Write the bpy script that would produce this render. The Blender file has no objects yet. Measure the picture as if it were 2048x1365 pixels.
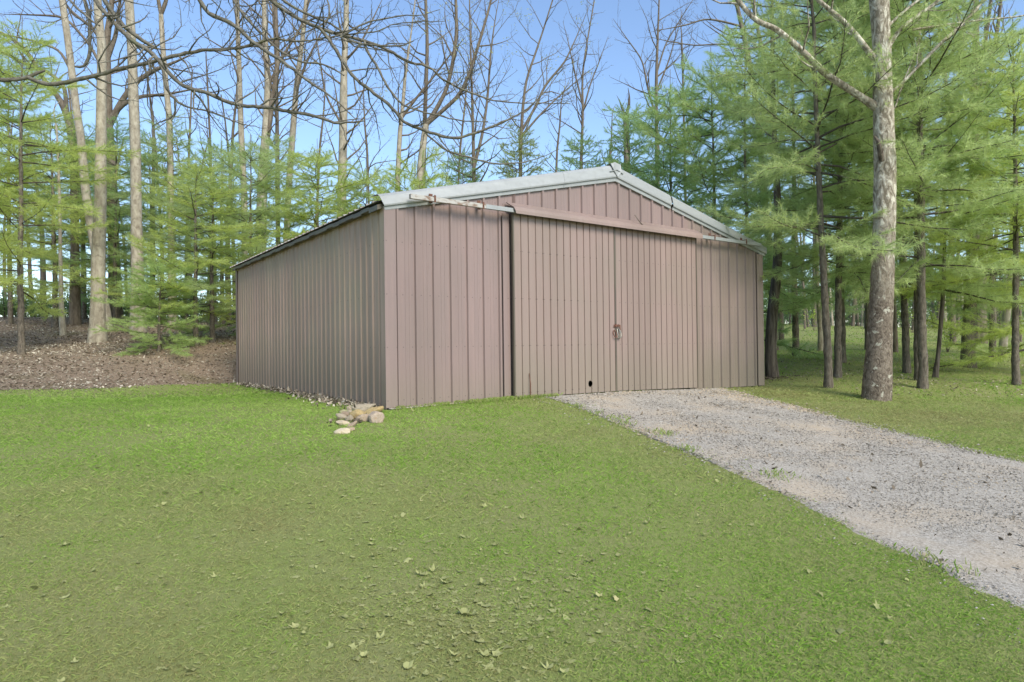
import bpy, bmesh, math, random
import numpy as np
from mathutils import Vector, Matrix
S = bpy.context.scene
COL = S.collection
# ------------------------------------------------------------------ camera
F_PX, YAW, PITCH, ROLL = 1296.14, 0.62131, 0.005936, -0.01254
CAM = np.array([-4.0309, -8.7701, 0.8971])
fw = np.array([math.sin(YAW)*math.cos(PITCH), math.cos(YAW)*math.cos(PITCH), math.sin(PITCH)])
rt = np.array([math.cos(YAW), -math.sin(YAW), 0.0]); up0 = np.cross(rt, fw)
R2 = math.cos(ROLL)*rt + math.sin(ROLL)*up0
U2 = -math.sin(ROLL)*rt + math.cos(ROLL)*up0
cam_d = bpy.data.cameras.new('camera'); cam = bpy.data.objects.new('camera', cam_d); COL.objects.link(cam)
cam_d.sensor_width = 36.0; cam_d.lens = F_PX/2048*36.0; cam_d.clip_end = 3000; cam_d.clip_start = 0.05
M = Matrix(((R2[0], U2[0], -fw[0], CAM[0]), (R2[1], U2[1], -fw[1], CAM[1]), (R2[2], U2[2], -fw[2], CAM[2]), (0, 0, 0, 1)))
cam.matrix_world = M
S.camera = cam
# ------------------------------------------------------------------ sky and sun
SUN_EL, SUN_AZ = math.radians(41), math.radians(184)     # azimuth: compass from +Y clockwise
w = bpy.data.worlds.new('World'); S.world = w; w.use_nodes = True
wn = w.node_tree.nodes; wn.clear()
wo = wn.new('ShaderNodeOutputWorld'); bg = wn.new('ShaderNodeBackground'); sk = wn.new('ShaderNodeTexSky')
sk.sky_type = 'NISHITA'; sk.sun_disc = False; sk.sun_elevation = SUN_EL; sk.sun_rotation = SUN_AZ
sk.air_density = 1.0; sk.dust_density = 0.9; sk.ozone_density = 2.6; sk.altitude = 200
bg.inputs['Strength'].default_value = 0.15
w.node_tree.links.new(sk.outputs[0], bg.inputs[0]); w.node_tree.links.new(bg.outputs[0], wo.inputs[0])
sl = bpy.data.lights.new('sun', 'SUN'); sl.energy = 2.5; sl.angle = math.radians(28); sl.color = (1, .92, .80)
so = bpy.data.objects.new('sun', sl); COL.objects.link(so)
sd = Vector((math.sin(SUN_AZ)*math.cos(SUN_EL), math.cos(SUN_AZ)*math.cos(SUN_EL), math.sin(SUN_EL)))
so.rotation_euler = sd.to_track_quat('Z', 'Y').to_euler()
S.view_settings.view_transform = 'Standard'; S.view_settings.look = 'None'
S.view_settings.exposure = 0.85; S.view_settings.gamma = 1.0
S.cycles.max_bounces = 8; S.cycles.transparent_max_bounces = 8; S.cycles.diffuse_bounces = 4

# ------------------------------------------------------------------ geometry of the place
def P(px, py, d):
    return CAM + d*fw + (px-1024)/F_PX*d*R2 - (py-682.5)/F_PX*d*U2
def depth(x, y): return (x-CAM[0])*fw[0] + (y-CAM[1])*fw[1]
def lateral(x, y): return (x-CAM[0])*rt[0] + (y-CAM[1])*rt[1]
CT = []
for a in [(43,710,18.5),(195,685,21),(125,672,24),(392,690,19.5),(425,685,20.5),(343,650,27),(100,640,29),(240,645,28),
          (0,780,13.6),(400,766,16.3),(1657,775,14),(1675,755,15.5),(1683,725,19),(1752,800,12.5),(1845,778,14),(1812,747,17),
          (1870,757,16),(1937,735,19),(2005,712,22),(2033,768,14.5),(1545,755,16.5),(1700,654,48),(2048,662,45),(1560,650,45),(470,650,30),(-300,690,20),
          (-300,640,30),(200,780,14.7)]:
    CT.append(P(*a))
CT += [np.array(c, float) for c in [(-4,-8.8,-.66),(-11,-9,-.62),(4,-12,-.95),(-4,-16,-1.0),(9,-9,-.75),(0,-.3,-.02),(3,-.3,-.03),(6,-.3,-.07),(9.28,-.3,-.12),
       (0,9.1,0),(0,4.5,0),(0,1,-.02),(4.6,4.5,-.02),(9.3,4.5,-.03),(9.3,9.1,.05),(4,13,.7),(10,14,.5),(5,20,1.6),(12,22,1.2),(-3,-4,-.40),(14,-6,-.7),(1,-5,-.42),(-9,-2,-.32),(-8,4,0.0),(-14,-4,-.3)]]
for k in range(10):
    an = k*math.pi/5
    CT.append(np.array([90*math.sin(an), 90*math.cos(an), 2.0 if math.cos(an-YAW) > -.2 else -2.0]))
CT = np.array(CT)
def tphi(r): return np.where(r > 0, r*r*np.log(np.maximum(r, 1e-9)), 0)
n = len(CT); rr = np.hypot(CT[:, None, 0]-CT[None, :, 0], CT[:, None, 1]-CT[None, :, 1])
A = np.zeros((n+3, n+3)); A[:n, :n] = tphi(rr) + np.eye(n)*1.0
A[:n, n] = 1; A[:n, n+1:n+3] = CT[:, :2]; A[n:, :n] = A[:n, n:].T
TW = np.linalg.solve(A, np.concatenate([CT[:, 2], [0, 0, 0]]))
def G(x, y):
    x = np.atleast_1d(np.asarray(x, float)); y = np.atleast_1d(np.asarray(y, float))
    q = np.hypot(x, y); s = np.minimum(1, 95/np.maximum(q, 1e-6)); xs, ys = x*s, y*s
    out = np.full(x.shape, TW[n]) + TW[n+1]*xs + TW[n+2]*ys
    for i in range(n): out += TW[i]*tphi(np.hypot(xs-CT[i, 0], ys-CT[i, 1]))
    ex = np.maximum(0, np.maximum(-.1-x, x-9.38)); ey = np.maximum(0, np.maximum(-.1-y, y-9.2))
    k = np.clip(np.hypot(ex, ey)/1.6, 0, 1); k = k*k*(3-2*k)            # level pad under the barn
    pad = np.interp(x, [0, 2.2, 4.5, 6.9, 9.3], [-.03, .0, -.01, -.075, -.125])
    return out*k + pad*(1-k)
def g1(x, y): return float(G(x, y)[0])
def on_ground(px, py):
    dr = fw + (px-1024)/F_PX*R2 - (py-682.5)/F_PX*U2
    t = np.linspace(1.5, 80, 4000); pts = CAM + t[:, None]*dr
    h = pts[:, 2]-G(pts[:, 0], pts[:, 1]); i = int(np.argmax(h < 0))
    return pts[i] if h[i] < 0 else pts[-1]
RNG = np.random.default_rng(7); random.seed(5)
def vnoise(x, y, s, seed=0):
    x = np.asarray(x)/s; y = np.asarray(y)/s
    xi = np.floor(x).astype(np.int64); yi = np.floor(y).astype(np.int64); fx = x-xi; fy = y-yi
    fx = fx*fx*(3-2*fx); fy = fy*fy*(3-2*fy)
    def h(a, b):
        v = np.sin(a*127.1+b*311.7+seed*74.7)*43758.5453
        return v-np.floor(v)
    return (h(xi, yi)*(1-fx)+h(xi+1, yi)*fx)*(1-fy)+(h(xi, yi+1)*(1-fx)+h(xi+1, yi+1)*fx)*fy
# boundary between lawn and leaf litter
LA, LB = on_ground(0, 782)[:2], on_ground(470, 768)[:2]
LD = (LB-LA)/np.linalg.norm(LB-LA); LN = np.array([-LD[1], LD[0]])
if LN@fw[:2] < 0: LN = -LN
def litter(x, y):       # >0 inside the leaf litter (metres past the border)
    x = np.asarray(x, float); y = np.asarray(y, float)
    a = (x-LA[0])*LN[0]+(y-LA[1])*LN[1] + (vnoise(x, y, 1.1, 3)-.5)*.35
    behind = np.maximum(a - np.maximum(0, x-1)*2.0, 0*a-9)
    b = np.minimum(y-9.0, 15.5-x+(vnoise(x, y, 2, 5)-.5)*2)
    return np.where(x < .2, a, np.maximum(behind, b))
# driveway edges (left and right), nearest the barn first
DL = [on_ground(*p)[:2] for p in [(1085, 796), (1175, 826), (1300, 882), (1400, 922), (1500, 966), (1600, 1010), (1700, 1060), (1850, 1132), (2040, 1222)]]
DR = [on_ground(*p)[:2] for p in [(1440, 778), (1520, 797), (1600, 815), (1680, 838), (1750, 855), (1830, 872), (1900, 890), (1970, 907), (2040, 924)]]
def ext(l, d=(1, 3, 6, 14)):
    v = l[-1]-l[-3]; v = v/np.linalg.norm(v); return l + [l[-1]+v*k for k in d]
DL, DR = np.array(ext(DL)), np.array(ext(DR))
def resample(l, m):
    s = np.concatenate([[0], np.cumsum(np.linalg.norm(np.diff(l, axis=0), axis=1))])
    t = np.linspace(0, s[-1], m); return np.stack([np.interp(t, s, l[:, 0]), np.interp(t, s, l[:, 1])], 1)
DPOLY = np.concatenate([DL, DR[::-1]])
def in_poly(x, y, poly):
    x = np.asarray(x); y = np.asarray(y); c = np.zeros(x.shape, bool); m = len(poly)
    for i in range(m):
        x1, y1 = poly[i]; x2, y2 = poly[(i+1) % m]
        c ^= ((y1 > y) != (y2 > y)) & (x < (x2-x1)*(y-y1)/(y2-y1+1e-12)+x1)
    return c
def seg_dist(x, y, line):
    best = np.full(np.shape(x), 1e9)
    for i in range(len(line)-1):
        a, b = line[i], line[i+1]; ab = b-a; t = np.clip(((x-a[0])*ab[0]+(y-a[1])*ab[1])/(ab@ab), 0, 1)
        best = np.minimum(best, np.hypot(x-a[0]-t*ab[0], y-a[1]-t*ab[1]))
    return best

# ------------------------------------------------------------------ helpers
def tag(o, label=None, cat=None, group=None, kind=None):
    if label: o['label'] = label
    if cat: o['category'] = cat
    if group: o['group'] = group
    if kind: o['kind'] = kind
    return o
def empty(name, loc, label, cat, group=None):
    o = bpy.data.objects.new(name, None); COL.objects.link(o); o.location = [float(v) for v in loc]; o.empty_display_size = .2
    return tag(o, label, cat, group)
class MB:
    def __init__(s): s.v = []; s.f = []; s.c = []; s.n = 0
    def add(s, v, f, c=None):
        v = np.asarray(v, np.float32); s.v.append(v)
        s.f.append(np.asarray(f, np.int64)+s.n)
        s.c.append(np.full((len(v), 4), 1, np.float32) if c is None else np.broadcast_to(np.asarray(c, np.float32), (len(v), 4)))
        s.n += len(v)
    def box(s, lo, hi):
        x0, y0, z0 = lo; x1, y1, z1 = hi
        s.hexa([(x0,y0,z0),(x1,y0,z0),(x1,y1,z0),(x0,y1,z0),(x0,y0,z1),(x1,y0,z1),(x1,y1,z1),(x0,y1,z1)])
    def hexa(s, p): s.add(p, [(3,2,1,0),(4,5,6,7),(0,1,5,4),(1,2,6,5),(2,3,7,6),(3,0,4,7)])
    def tube(s, pts, rad, k=6, cap=True, wob=0):
        pts = np.asarray(pts, float); m = len(pts); rad = np.broadcast_to(np.asarray(rad, float), (m,))
        t = np.gradient(pts, axis=0); t /= np.linalg.norm(t, axis=1)[:, None]+1e-12
        ref = np.array([0, 0, 1.0]) if abs(t[0, 2]) < .9 else np.array([1.0, 0, 0])
        a = np.arange(k)*2*math.pi/k; V = []
        nrm = np.cross(t[0], ref); nrm /= np.linalg.norm(nrm)
        for i in range(m):
            nrm = nrm - t[i]*(nrm@t[i]); nrm /= np.linalg.norm(nrm)+1e-12; b = np.cross(t[i], nrm)
            r = rad[i]*(1+(RNG.random(k)-.5)*wob) if wob else np.full(k, rad[i])
            V.append(pts[i]+(np.cos(a)*r)[:, None]*nrm+(np.sin(a)*r)[:, None]*b)
        V = np.concatenate(V); i = np.arange(m-1)[:, None]*k; j = np.arange(k)[None]; j2 = (j+1) % k
        F = np.stack([i+j, i+j2, i+k+j2, i+k+j], -1).reshape(-1, 4)
        s.add(V, F)
        if cap and rad[-1] > .012:
            s.add(V[-k:], [tuple(range(k))] if k == 4 else [(0, q, q+1, q+1) for q in range(1, k-1)])
    def build(s, name, mat, parent=None, smooth=False, mats=None):
        me = bpy.data.meshes.new(name); V = np.concatenate(s.v)
        ls = []; starts = []; tot = []; p = 0
        for f in s.f:
            if f.shape[1] == 4:
                tri = f[:, 2] == f[:, 3]
                for q in (f[~tri], f[tri][:, :3]):
                    if len(q):
                        ls.append(q.ravel()); starts.append(p+np.arange(len(q))*q.shape[1]); tot.append(np.full(len(q), q.shape[1])); p += q.size
            else:
                ls.append(f.ravel()); starts.append(p+np.arange(len(f))*f.shape[1]); tot.append(np.full(len(f), f.shape[1])); p += f.size
        ls = np.concatenate(ls).astype(np.int32); starts = np.concatenate(starts).astype(np.int32); tot = np.concatenate(tot)
        me.vertices.add(len(V)); me.vertices.foreach_set('co', V.astype(np.float32).ravel())
        me.loops.add(len(ls)); me.loops.foreach_set('vertex_index', ls)
        me.polygons.add(len(starts)); me.polygons.foreach_set('loop_start', starts)
        C = np.concatenate(s.c)
        if (C != 1).any():
            at = me.color_attributes.new('tint', 'FLOAT_COLOR', 'POINT'); at.data.foreach_set('color', C.ravel())
        me.update(calc_edges=True); me.validate()
        me.polygons.foreach_set('use_smooth', np.full(len(me.polygons), smooth))
        me.materials.append(mat)
        o = bpy.data.objects.new(name, me); COL.objects.link(o)
        if parent is not None: o.parent = parent
        return o
class NT:       # tiny node helper
    def __init__(s, name, rough=.8, spec=.3):
        s.m = bpy.data.materials.new(name); s.m.use_nodes = True; s.t = s.m.node_tree; s.t.nodes.clear()
        s.out = s.t.nodes.new('ShaderNodeOutputMaterial'); s.b = s.t.nodes.new('ShaderNodeBsdfPrincipled')
        s.L(s.b.outputs[0], s.out.inputs[0]); s.b.inputs['Roughness'].default_value = rough; s.b.inputs['Specular IOR Level'].default_value = spec
    def L(s, a, b): s.t.links.new(a, b)
    def N(s, t, **k):
        nd = s.t.nodes.new('ShaderNode'+t)
        for a, b in k.items(): setattr(nd, a, b)
        return nd
    def coord(s, scale=(1, 1, 1), kind='Object', obj=None):
        c = s.N('TexCoord'); mp = s.N('Mapping'); mp.inputs['Scale'].default_value = scale; s.L(c.outputs[kind], mp.inputs[0]); return mp.outputs[0]
    def noise(s, sc, det=4, v=None, rough=.5, dist=0):
        q = s.N('TexNoise'); q.inputs['Scale'].default_value = sc; q.inputs['Detail'].default_value = det; q.inputs['Roughness'].default_value = rough
        q.inputs['Distortion'].default_value = dist
        if v is not None: s.L(v, q.inputs['Vector'])
        return q.outputs['Fac']
    def vor(s, sc, v=None, feat='F1', out='Distance'):
        q = s.N('TexVoronoi', feature=feat); q.inputs['Scale'].default_value = sc
        if v is not None: s.L(v, q.inputs['Vector'])
        return q.outputs[out]
    def ramp(s, f, stops, interp='LINEAR'):
        r = s.N('ValToRGB'); r.color_ramp.interpolation = interp; e = r.color_ramp.elements
        while len(e) < len(stops): e.new(.5)
        for i, (p, c) in enumerate(stops):
            e[i].position = p; e[i].color = (c, c, c, 1) if isinstance(c, (int, float)) else (*c, 1)
        s.L(f, r.inputs[0]); return r.outputs[0]
    def mix(s, f, a, b, mode='MIX'):
        m = s.N('Mix', data_type='RGBA', blend_type=mode)
        for ix, v in ((0, f), (6, a), (7, b)):
            sock = m.inputs[ix]
            if isinstance(v, (int, float)): sock.default_value = v if ix == 0 else (v, v, v, 1)
            elif isinstance(v, tuple): sock.default_value = (*v, 1)
            else: s.L(v, sock)
        return m.outputs[2]
    def math(s, op, a, b=0.):
        m = s.N('Math', operation=op)
        for i, v in enumerate((a, b)):
            if isinstance(v, (int, float)): m.inputs[i].default_value = v
            else: s.L(v, m.inputs[i])
        return m.outputs[0]
    def bump(s, h, st=.3, d=.02):
        b = s.N('Bump'); b.inputs['Strength'].default_value = st; b.inputs['Distance'].default_value = d; s.L(h, b.inputs['Height']); s.L(b.outputs[0], s.b.inputs['Normal'])
    def col(s, c):
        if isinstance(c, tuple): s.b.inputs['Base Color'].default_value = (*c, 1)
        else: s.L(c, s.b.inputs['Base Color'])
        return s
    def translucent(s, c, amt):
        t = s.N('BsdfTranslucent'); mx = s.N('MixShader'); mx.inputs[0].default_value = amt
        s.L(c, t.inputs[0]) if not isinstance(c, tuple) else setattr(t.inputs[0], 'default_value', (*c, 1))
        s.L(s.b.outputs[0], mx.inputs[1]); s.L(t.outputs[0], mx.inputs[2]); s.L(mx.outputs[0], s.out.inputs[0])
# ------------------------------------------------------------------ materials
def mat_paint(name, base, streak, low, stain, rough=.45, lowz=.5):
    t = NT(name, rough, .4); v = t.coord((9, 9, .45)); nz = t.noise(1.3, 5, v, .65)
    big = t.noise(.9, 3, t.coord((1, 1, 1))); fine = t.noise(60, 3, t.coord((1, 1, .25)))
    c = t.mix(t.ramp(nz, [(.35, 0.), (.68, 1.)]), base, streak)
    c = t.mix(t.math('MULTIPLY', t.ramp(big, [(.4, 0.), (.7, 1.)]), stain[1]), c, stain[0])
    sp = t.N('SeparateXYZ'); t.L(t.coord(), sp.inputs[0])
    z = t.math('ADD', sp.outputs[2], t.math('MULTIPLY', nz, -.5*lowz))
    c = t.mix(t.math('MULTIPLY', t.ramp(z, [(0., 1.), (lowz, 0.)]), low[1]), c, low[0])
    c = t.mix(t.math('MULTIPLY', fine, .16), c, (.12, .10, .08))
    # screw heads and chips
    pn = t.ramp(t.noise(1.0, 1, t.coord((1.1, 1.1, .02)), .5), [(.35, .25), (.65, 0.)]); c = t.mix(pn, c, (.12, .095, .075), 'MIX')
    rst = t.ramp(t.noise(2.2, 5, t.coord((6, 6, .5)), .7), [(.66, 0.), (.76, .55)]); c = t.mix(rst, c, (.16, .085, .05))
    sp0 = t.N('SeparateXYZ'); t.L(t.coord((1/.1524, 1/.1524, 1/.78)), sp0.inputs[0])
    fx = t.math('ABSOLUTE', t.math('SUBTRACT', t.math('FRACT', t.math('ADD', t.math('ADD', sp0.outputs[0], sp0.outputs[1]), 50.2)), .5))
    fz = t.math('ABSOLUTE', t.math('SUBTRACT', t.math('FRACT', t.math('ADD', sp0.outputs[2], 5.37)), .5))
    dot = t.math('MULTIPLY', t.math('LESS_THAN', fx, .055), t.math('LESS_THAN', fz, .010))
    c = t.mix(t.math('MULTIPLY', dot, .6), c, (.07, .05, .04))
    t.col(c); t.bump(t.noise(2.2, 2, t.coord((1, 1, .5))), .12, .02); return t.m
PINK = (.285, .205, .188)
M_FRONT = mat_paint('mauve_paint', PINK, (.25, .183, .17), ((.235, .195, .15), .5), ((.215, .172, .152), .5))
M_DOOR = mat_paint('door_paint', (.295, .218, .192), (.265, .193, .167), ((.225, .198, .145), .6), ((.245, .203, .165), .6), lowz=.8)
M_SIDE = mat_paint('stained_side_paint', (.45, .305, .24), (.33, .24, .175), ((.22, .165, .12), .8), ((.36, .295, .195), .65), .55, 1.0)
M_EDGE = mat_paint('edge_paint', (.095, .08, .062), (.075, .062, .048), ((.12, .11, .07), .5), ((.14, .13, .085), .5))
M_RIGHT = mat_paint('mossy_paint', (.28, .212, .19), (.24, .187, .158), ((.19, .17, .115), .55), ((.205, .172, .135), .5), .6, .9)
t = NT('galvanised_steel', .6, .3); t.b.inputs['Metallic'].default_value = .2
c = t.mix(t.noise(3, 5, t.coord((1, 4, 4))), (.27, .285, .285), (.37, .39, .385)); c = t.mix(t.ramp(t.noise(14, 4, t.coord()), [(.5, 0.), (.8, .35)]), c, (.21, .22, .205)); t.col(c)
t.bump(t.noise(2, 2, t.coord()), .2, .03); M_GALV = t.m
t = NT('roof_sheet', .5, .4); t.b.inputs['Metallic'].default_value = .3
t.col(t.mix(t.ramp(t.noise(5, 5, t.coord()), [(.35, 0.), (.7, 1.)]), (.42, .40, .37), (.22, .16, .12))); M_ROOF = t.m
t = NT('weathered_rail', .5, .4); t.b.inputs['Metallic'].default_value = .3
t.col(t.mix(t.ramp(t.noise(9, 5, t.coord((1, 4, 2))), [(.48, 0.), (.62, 1.)]), (.43, .41, .365), (.22, .15, .105))); M_RAIL = t.m
t = NT('rusty_iron', .8, .2); t.col(t.mix(t.noise(30, 4, t.coord()), (.09, .045, .03), (.20, .10, .07))); M_RUST = t.m
t = NT('bright_chain_steel', .35, .5); t.b.inputs['Metallic'].default_value = .7; t.col((.32, .31, .26)); M_CHAIN = t.m
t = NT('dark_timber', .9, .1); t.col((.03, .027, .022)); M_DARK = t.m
def mat_bark(name, a, b, sc=14, zs=.25, bump=.6, spots=None):
    t = NT(name, .9, .15); v = t.coord((1, 1, zs)); nz = t.noise(sc, 5, v, .65, .4)
    c = t.mix(t.ramp(nz, [(.35, 0.), (.65, 1.)]), a, b)
    if spots: c = t.mix(t.ramp(t.noise(7, 4, t.coord()), [(.60, 0.), (.68, spots[1])]), c, spots[0])
    t.col(c); t.bump(nz, bump, .03); return t.m
M_PBARK = mat_bark('pine_bark', (.075, .064, .05), (.20, .172, .13), 22, .35, .8, ((.20, .22, .17), .35))
M_DBARK = mat_bark('pale_smooth_bark', (.225, .195, .145), (.41, .375, .29), 7, .5, .3, ((.16, .13, .095), .6))
M_GBARK = mat_bark('grey_bark', (.10, .08, .06), (.20, .17, .13), 10, .3, .5)
M_TWIG = mat_bark('twig_bark', (.10, .082, .062), (.19, .165, .13), 10, .5, .3)
M_SHAG = mat_bark('shaggy_bark', (.05, .04, .03), (.19, .16, .125), 16, .12, 1.0)
M_LIMB = mat_bark('limb_bark', (.085, .078, .062), (.19, .18, .145), 16, 1, .5, ((.13, .14, .06), .5))
t = NT('sycamore_bark', .85, .2)
sp = t.N('SeparateXYZ'); t.L(t.coord(), sp.inputs[0])
flk = t.vor(26, t.coord((1, 1, .7)), out='Color'); flk1 = t.noise(15, 6, t.coord((1, 1, .6)), .7, 1.2)
scaly = t.mix(t.ramp(flk1, [(.36, 0.), (.62, 1.)]), (.07, .052, .038), (.25, .21, .16))
scaly = t.mix(t.ramp(t.noise(9, 4, t.coord(), .6), [(.62, 0.), (.66, .8)]), scaly, (.46, .45, .36))
ptc = t.noise(7, 4, t.coord((1.3, 1.3, .6)), .6, 1.4)
smooth = t.mix(t.ramp(ptc, [(.43, 0.), (.47, 1.)]), (.18, .155, .11), (.34, .305, .235))
smooth = t.mix(t.ramp(ptc, [(.55, 0.), (.60, 1.)]), smooth, (.60, .57, .46))
hm = t.math('ADD', sp.outputs[2], t.math('MULTIPLY', t.noise(2.4, 4, t.coord()), 3.2))
c = t.mix(t.ramp(t.math('DIVIDE', hm, 10.), [(.36, 0.), (.50, 1.)]), scaly, smooth)
t.col(c); t.bump(t.math('ADD', flk1, t.math('MULTIPLY', ptc, .3)), .9, .035); M_SYC = t.m
def mat_needle(name, a, b, tr=.35):
    t = NT(name, .6, .25); oi = t.N('ObjectInfo'); at = t.N('VertexColor', layer_name='tint')
    sp = t.N('SeparateColor'); t.L(at.outputs[0], sp.inputs[0])
    c = t.mix(sp.outputs[0], a, b); c = t.mix(1.0, c, oi.outputs['Color'], 'MULTIPLY')
    t.col(c); t.translucent(c, tr); return t.m
M_NEEDLE = mat_needle('pine_needles', (.42, .52, .20), (.64, .75, .34), .62)
M_BUD = mat_needle('spring_leaves', (.34, .38, .10), (.48, .50, .16))
def mat_tint(name, stops, rough=.8, tr=0, spec=.2):
    t = NT(name, rough, spec); at = t.N('VertexColor', layer_name='tint'); sp = t.N('SeparateColor'); t.L(at.outputs[0], sp.inputs[0])
    c = t.ramp(sp.outputs[0], stops); t.col(c)
    if tr: t.translucent(c, tr)
    return t.m
M_BLADE = mat_tint('grass_blades', [(0, (.27, .25, .105)), (.28, (.365, .375, .150)), (.52, (.32, .39, .12)), (.8, (.215, .385, .045)), (1, (.36, .49, .12))], .8, .45)
M_LITTER = mat_tint('dead_leaves', [(0, (.075, .060, .040)), (.35, (.20, .163, .115)), (.7, (.36, .31, .23)), (1, (.54, .49, .385))], .8, .1)
M_LAWNLEAF = mat_tint('matted_leaves', [(0, (.21, .215, .09)), (.4, (.27, .285, .115)), (.9, (.34, .35, .145)), (1, (.38, .34, .17))], .75, .1)
M_STONES = mat_tint('gravel_stones', [(0, (.14, .123, .098)), (.4, (.295, .27, .225)), (.8, (.42, .39, .335)), (.93, (.41, .325, .215)), (1, (.68, .66, .60))], .85)
t = NT('ground_mix', .95, .1)
at = t.N('VertexColor', layer_name='tint'); sp = t.N('SeparateColor'); t.L(at.outputs[0], sp.inputs[0])
vv = t.coord(); g_a = t.noise(1.1, 5, vv, .6); g_b = t.noise(26, 6, vv, .75); g_c = t.noise(110, 4, vv, .7)
lawn = t.mix(t.ramp(g_a, [(.38, 0.), (.62, 1.)]), (.255, .265, .105), (.225, .275, .08))
lawn = t.mix(t.ramp(g_b, [(.38, .75), (.58, 0.)]), lawn, (.18, .195, .07)); lawn = t.mix(t.ramp(g_c, [(.55, 0.), (.75, .6)]), lawn, (.28, .30, .13))
lit = t.mix(t.ramp(g_b, [(.35, 0.), (.68, 1.)]), (.11, .078, .05), (.34, .265, .19)); lit = t.mix(t.ramp(g_c, [(.5, 0.), (.7, .6)]), lit, (.34, .27, .20))
lit = t.mix(t.ramp(t.noise(.7, 3, vv), [(.55, 0.), (.72, .5)]), lit, (.12, .12, .05))
edge = t.math('ADD', sp.outputs[0], t.math('MULTIPLY', t.math('SUBTRACT', g_b, .5), .5))
c = t.mix(t.ramp(edge, [(.42, 0.), (.58, 1.)]), lawn, lit)
t.col(c); t.bump(t.math('ADD', g_b, t.math('MULTIPLY', g_c, .5)), .7, .03); M_GROUND = t.m
t = NT('gravel_surface', .95, .15)
vv = t.coord(); v1 = t.vor(75, vv); v1c = t.vor(75, vv, out='Color'); v2c = t.vor(170, vv, out='Color'); gn = t.noise(.8, 5, vv, .6)
sc1 = t.N('SeparateColor'); t.L(v1c, sc1.inputs[0]); sc2 = t.N('SeparateColor'); t.L(v2c, sc2.inputs[0])
c = t.ramp(sc1.outputs[0], [(0, (.165, .148, .122)), (.5, (.31, .285, .242)), (1, (.48, .45, .39))])
c = t.mix(.45, c, t.ramp(sc2.outputs[0], [(0, (.20, .18, .145)), (1, (.47, .44, .38))]))
c = t.mix(t.ramp(gn, [(.47, 0.), (.66, .55)]), c, (.46, .36, .235))
c = t.mix(t.ramp(t.noise(2.5, 5, t.coord((1, 1, 1)), .7), [(.6, 0.), (.75, .4)]), c, (.25, .19, .12))
t.col(c); t.bump(v1, -.8, .012); M_GRAVEL = t.m
t = NT('field_stone', .9, .2); oi = t.N('ObjectInfo')
c = t.mix(t.ramp(t.noise(9, 5, t.coord(), .65), [(.35, 0.), (.7, 1.)]), (.62, .60, .56), (1.0, 1.0, 1.0)); c = t.mix(t.ramp(t.noise(3.5, 3, t.coord()), [(.6, 0.), (.7, .5)]), c, (.75, .52, .28))
c = t.mix(1.0, c, oi.outputs['Color'], 'MULTIPLY'); t.col(c); t.bump(t.noise(18, 5, t.coord()), .6, .02); M_ROCK = t.m

# ------------------------------------------------------------------ ground
def grid_axis(fine, step, far):
    a = list(np.arange(fine[0], fine[1]+1e-6, step)); s = step; x = a[-1]
    while x < far: s *= 1.35; x += s; a.append(x)
    s = step; x = a[0]; b = []
    while x > -far: s *= 1.35; x -= s; b.append(x)
    return np.array(b[::-1]+a)
gx = grid_axis((-22, 26), .3, 1500); gy = grid_axis((-14, 34), .3, 1500)
X, Y = np.meshgrid(gx, gy); Xf, Yf = X.ravel(), Y.ravel()
Z = G(Xf, Yf)
lm = litter(Xf, Yf); near = np.hypot(Xf, Yf) < 40
rough_amp = np.clip(lm, 0, 1)*.05 + .008
Z = Z + (vnoise(Xf, Yf, .9, 11)-.5)*rough_amp*np.clip((np.maximum(np.maximum(-.2-Xf, Xf-9.5), np.maximum(-.3-Yf, Yf-9.3)))/.8, 0, 1)
mb = MB(); nx, ny = len(gx), len(gy); I, J = np.meshgrid(np.arange(ny-1), np.arange(nx-1), indexing='ij'); q0 = (I*nx+J).ravel()
tint = np.zeros((len(Xf), 4), np.float32); tint[:, 0] = np.clip(lm/.5+.5, 0, 1); tint[:, 3] = 1
mb.add(np.stack([Xf, Yf, Z], 1), np.stack([q0, q0+1, q0+nx+1, q0+nx], 1), tint)
ground = tag(mb.build('ground', M_GROUND, smooth=True), kind='structure')
def GZ(x, y):       # the built height, bilinear on the grid
    x = np.atleast_1d(x); y = np.atleast_1d(y)
    i = np.clip(np.searchsorted(gx, x)-1, 0, nx-2); j = np.clip(np.searchsorted(gy, y)-1, 0, ny-2)
    u = (x-gx[i])/(gx[i+1]-gx[i]); v = (y-gy[j])/(gy[j+1]-gy[j]); zz = Z.reshape(ny, nx)
    return zz[j, i]*(1-u)*(1-v)+zz[j, i+1]*u*(1-v)+zz[j+1, i]*(1-u)*v+zz[j+1, i+1]*u*v
# driveway
m = 260; a = resample(DL, m); b = resample(DR, m); k = 60; s = np.linspace(0, 1, k)
bb = np.stack([np.interp(np.linspace(0, 1, m), np.linspace(0, 1, m), b[:, i]) for i in (0, 1)], 1)
xy = a[:, None]*(1-s[None, :, None])+bb[:, None]*s[None, :, None]
nrm = (a-bb); nrm /= np.linalg.norm(nrm, axis=1)[:, None]
e1 = (vnoise(np.arange(m), np.zeros(m), 2.2, 1)-.5)*.22+(vnoise(np.arange(m), np.zeros(m), 5, 6)-.5)*.25+(vnoise(np.arange(m), np.zeros(m), 14, 2)-.5)*.35
xy[:, 0] += nrm*e1[:, None]; xy[:, -1] -= nrm*e1[::-1][:, None]*.9
xf, yf = xy[..., 0].ravel(), xy[..., 1].ravel(); xf_c = xf; yf_c = np.where((xf < 7.1) & (xf > 0), np.minimum(yf, -.02), yf)
zf = GZ(xf_c, yf_c)+.016+(vnoise(xf, yf, .5, 9)-.5)*.012
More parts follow.
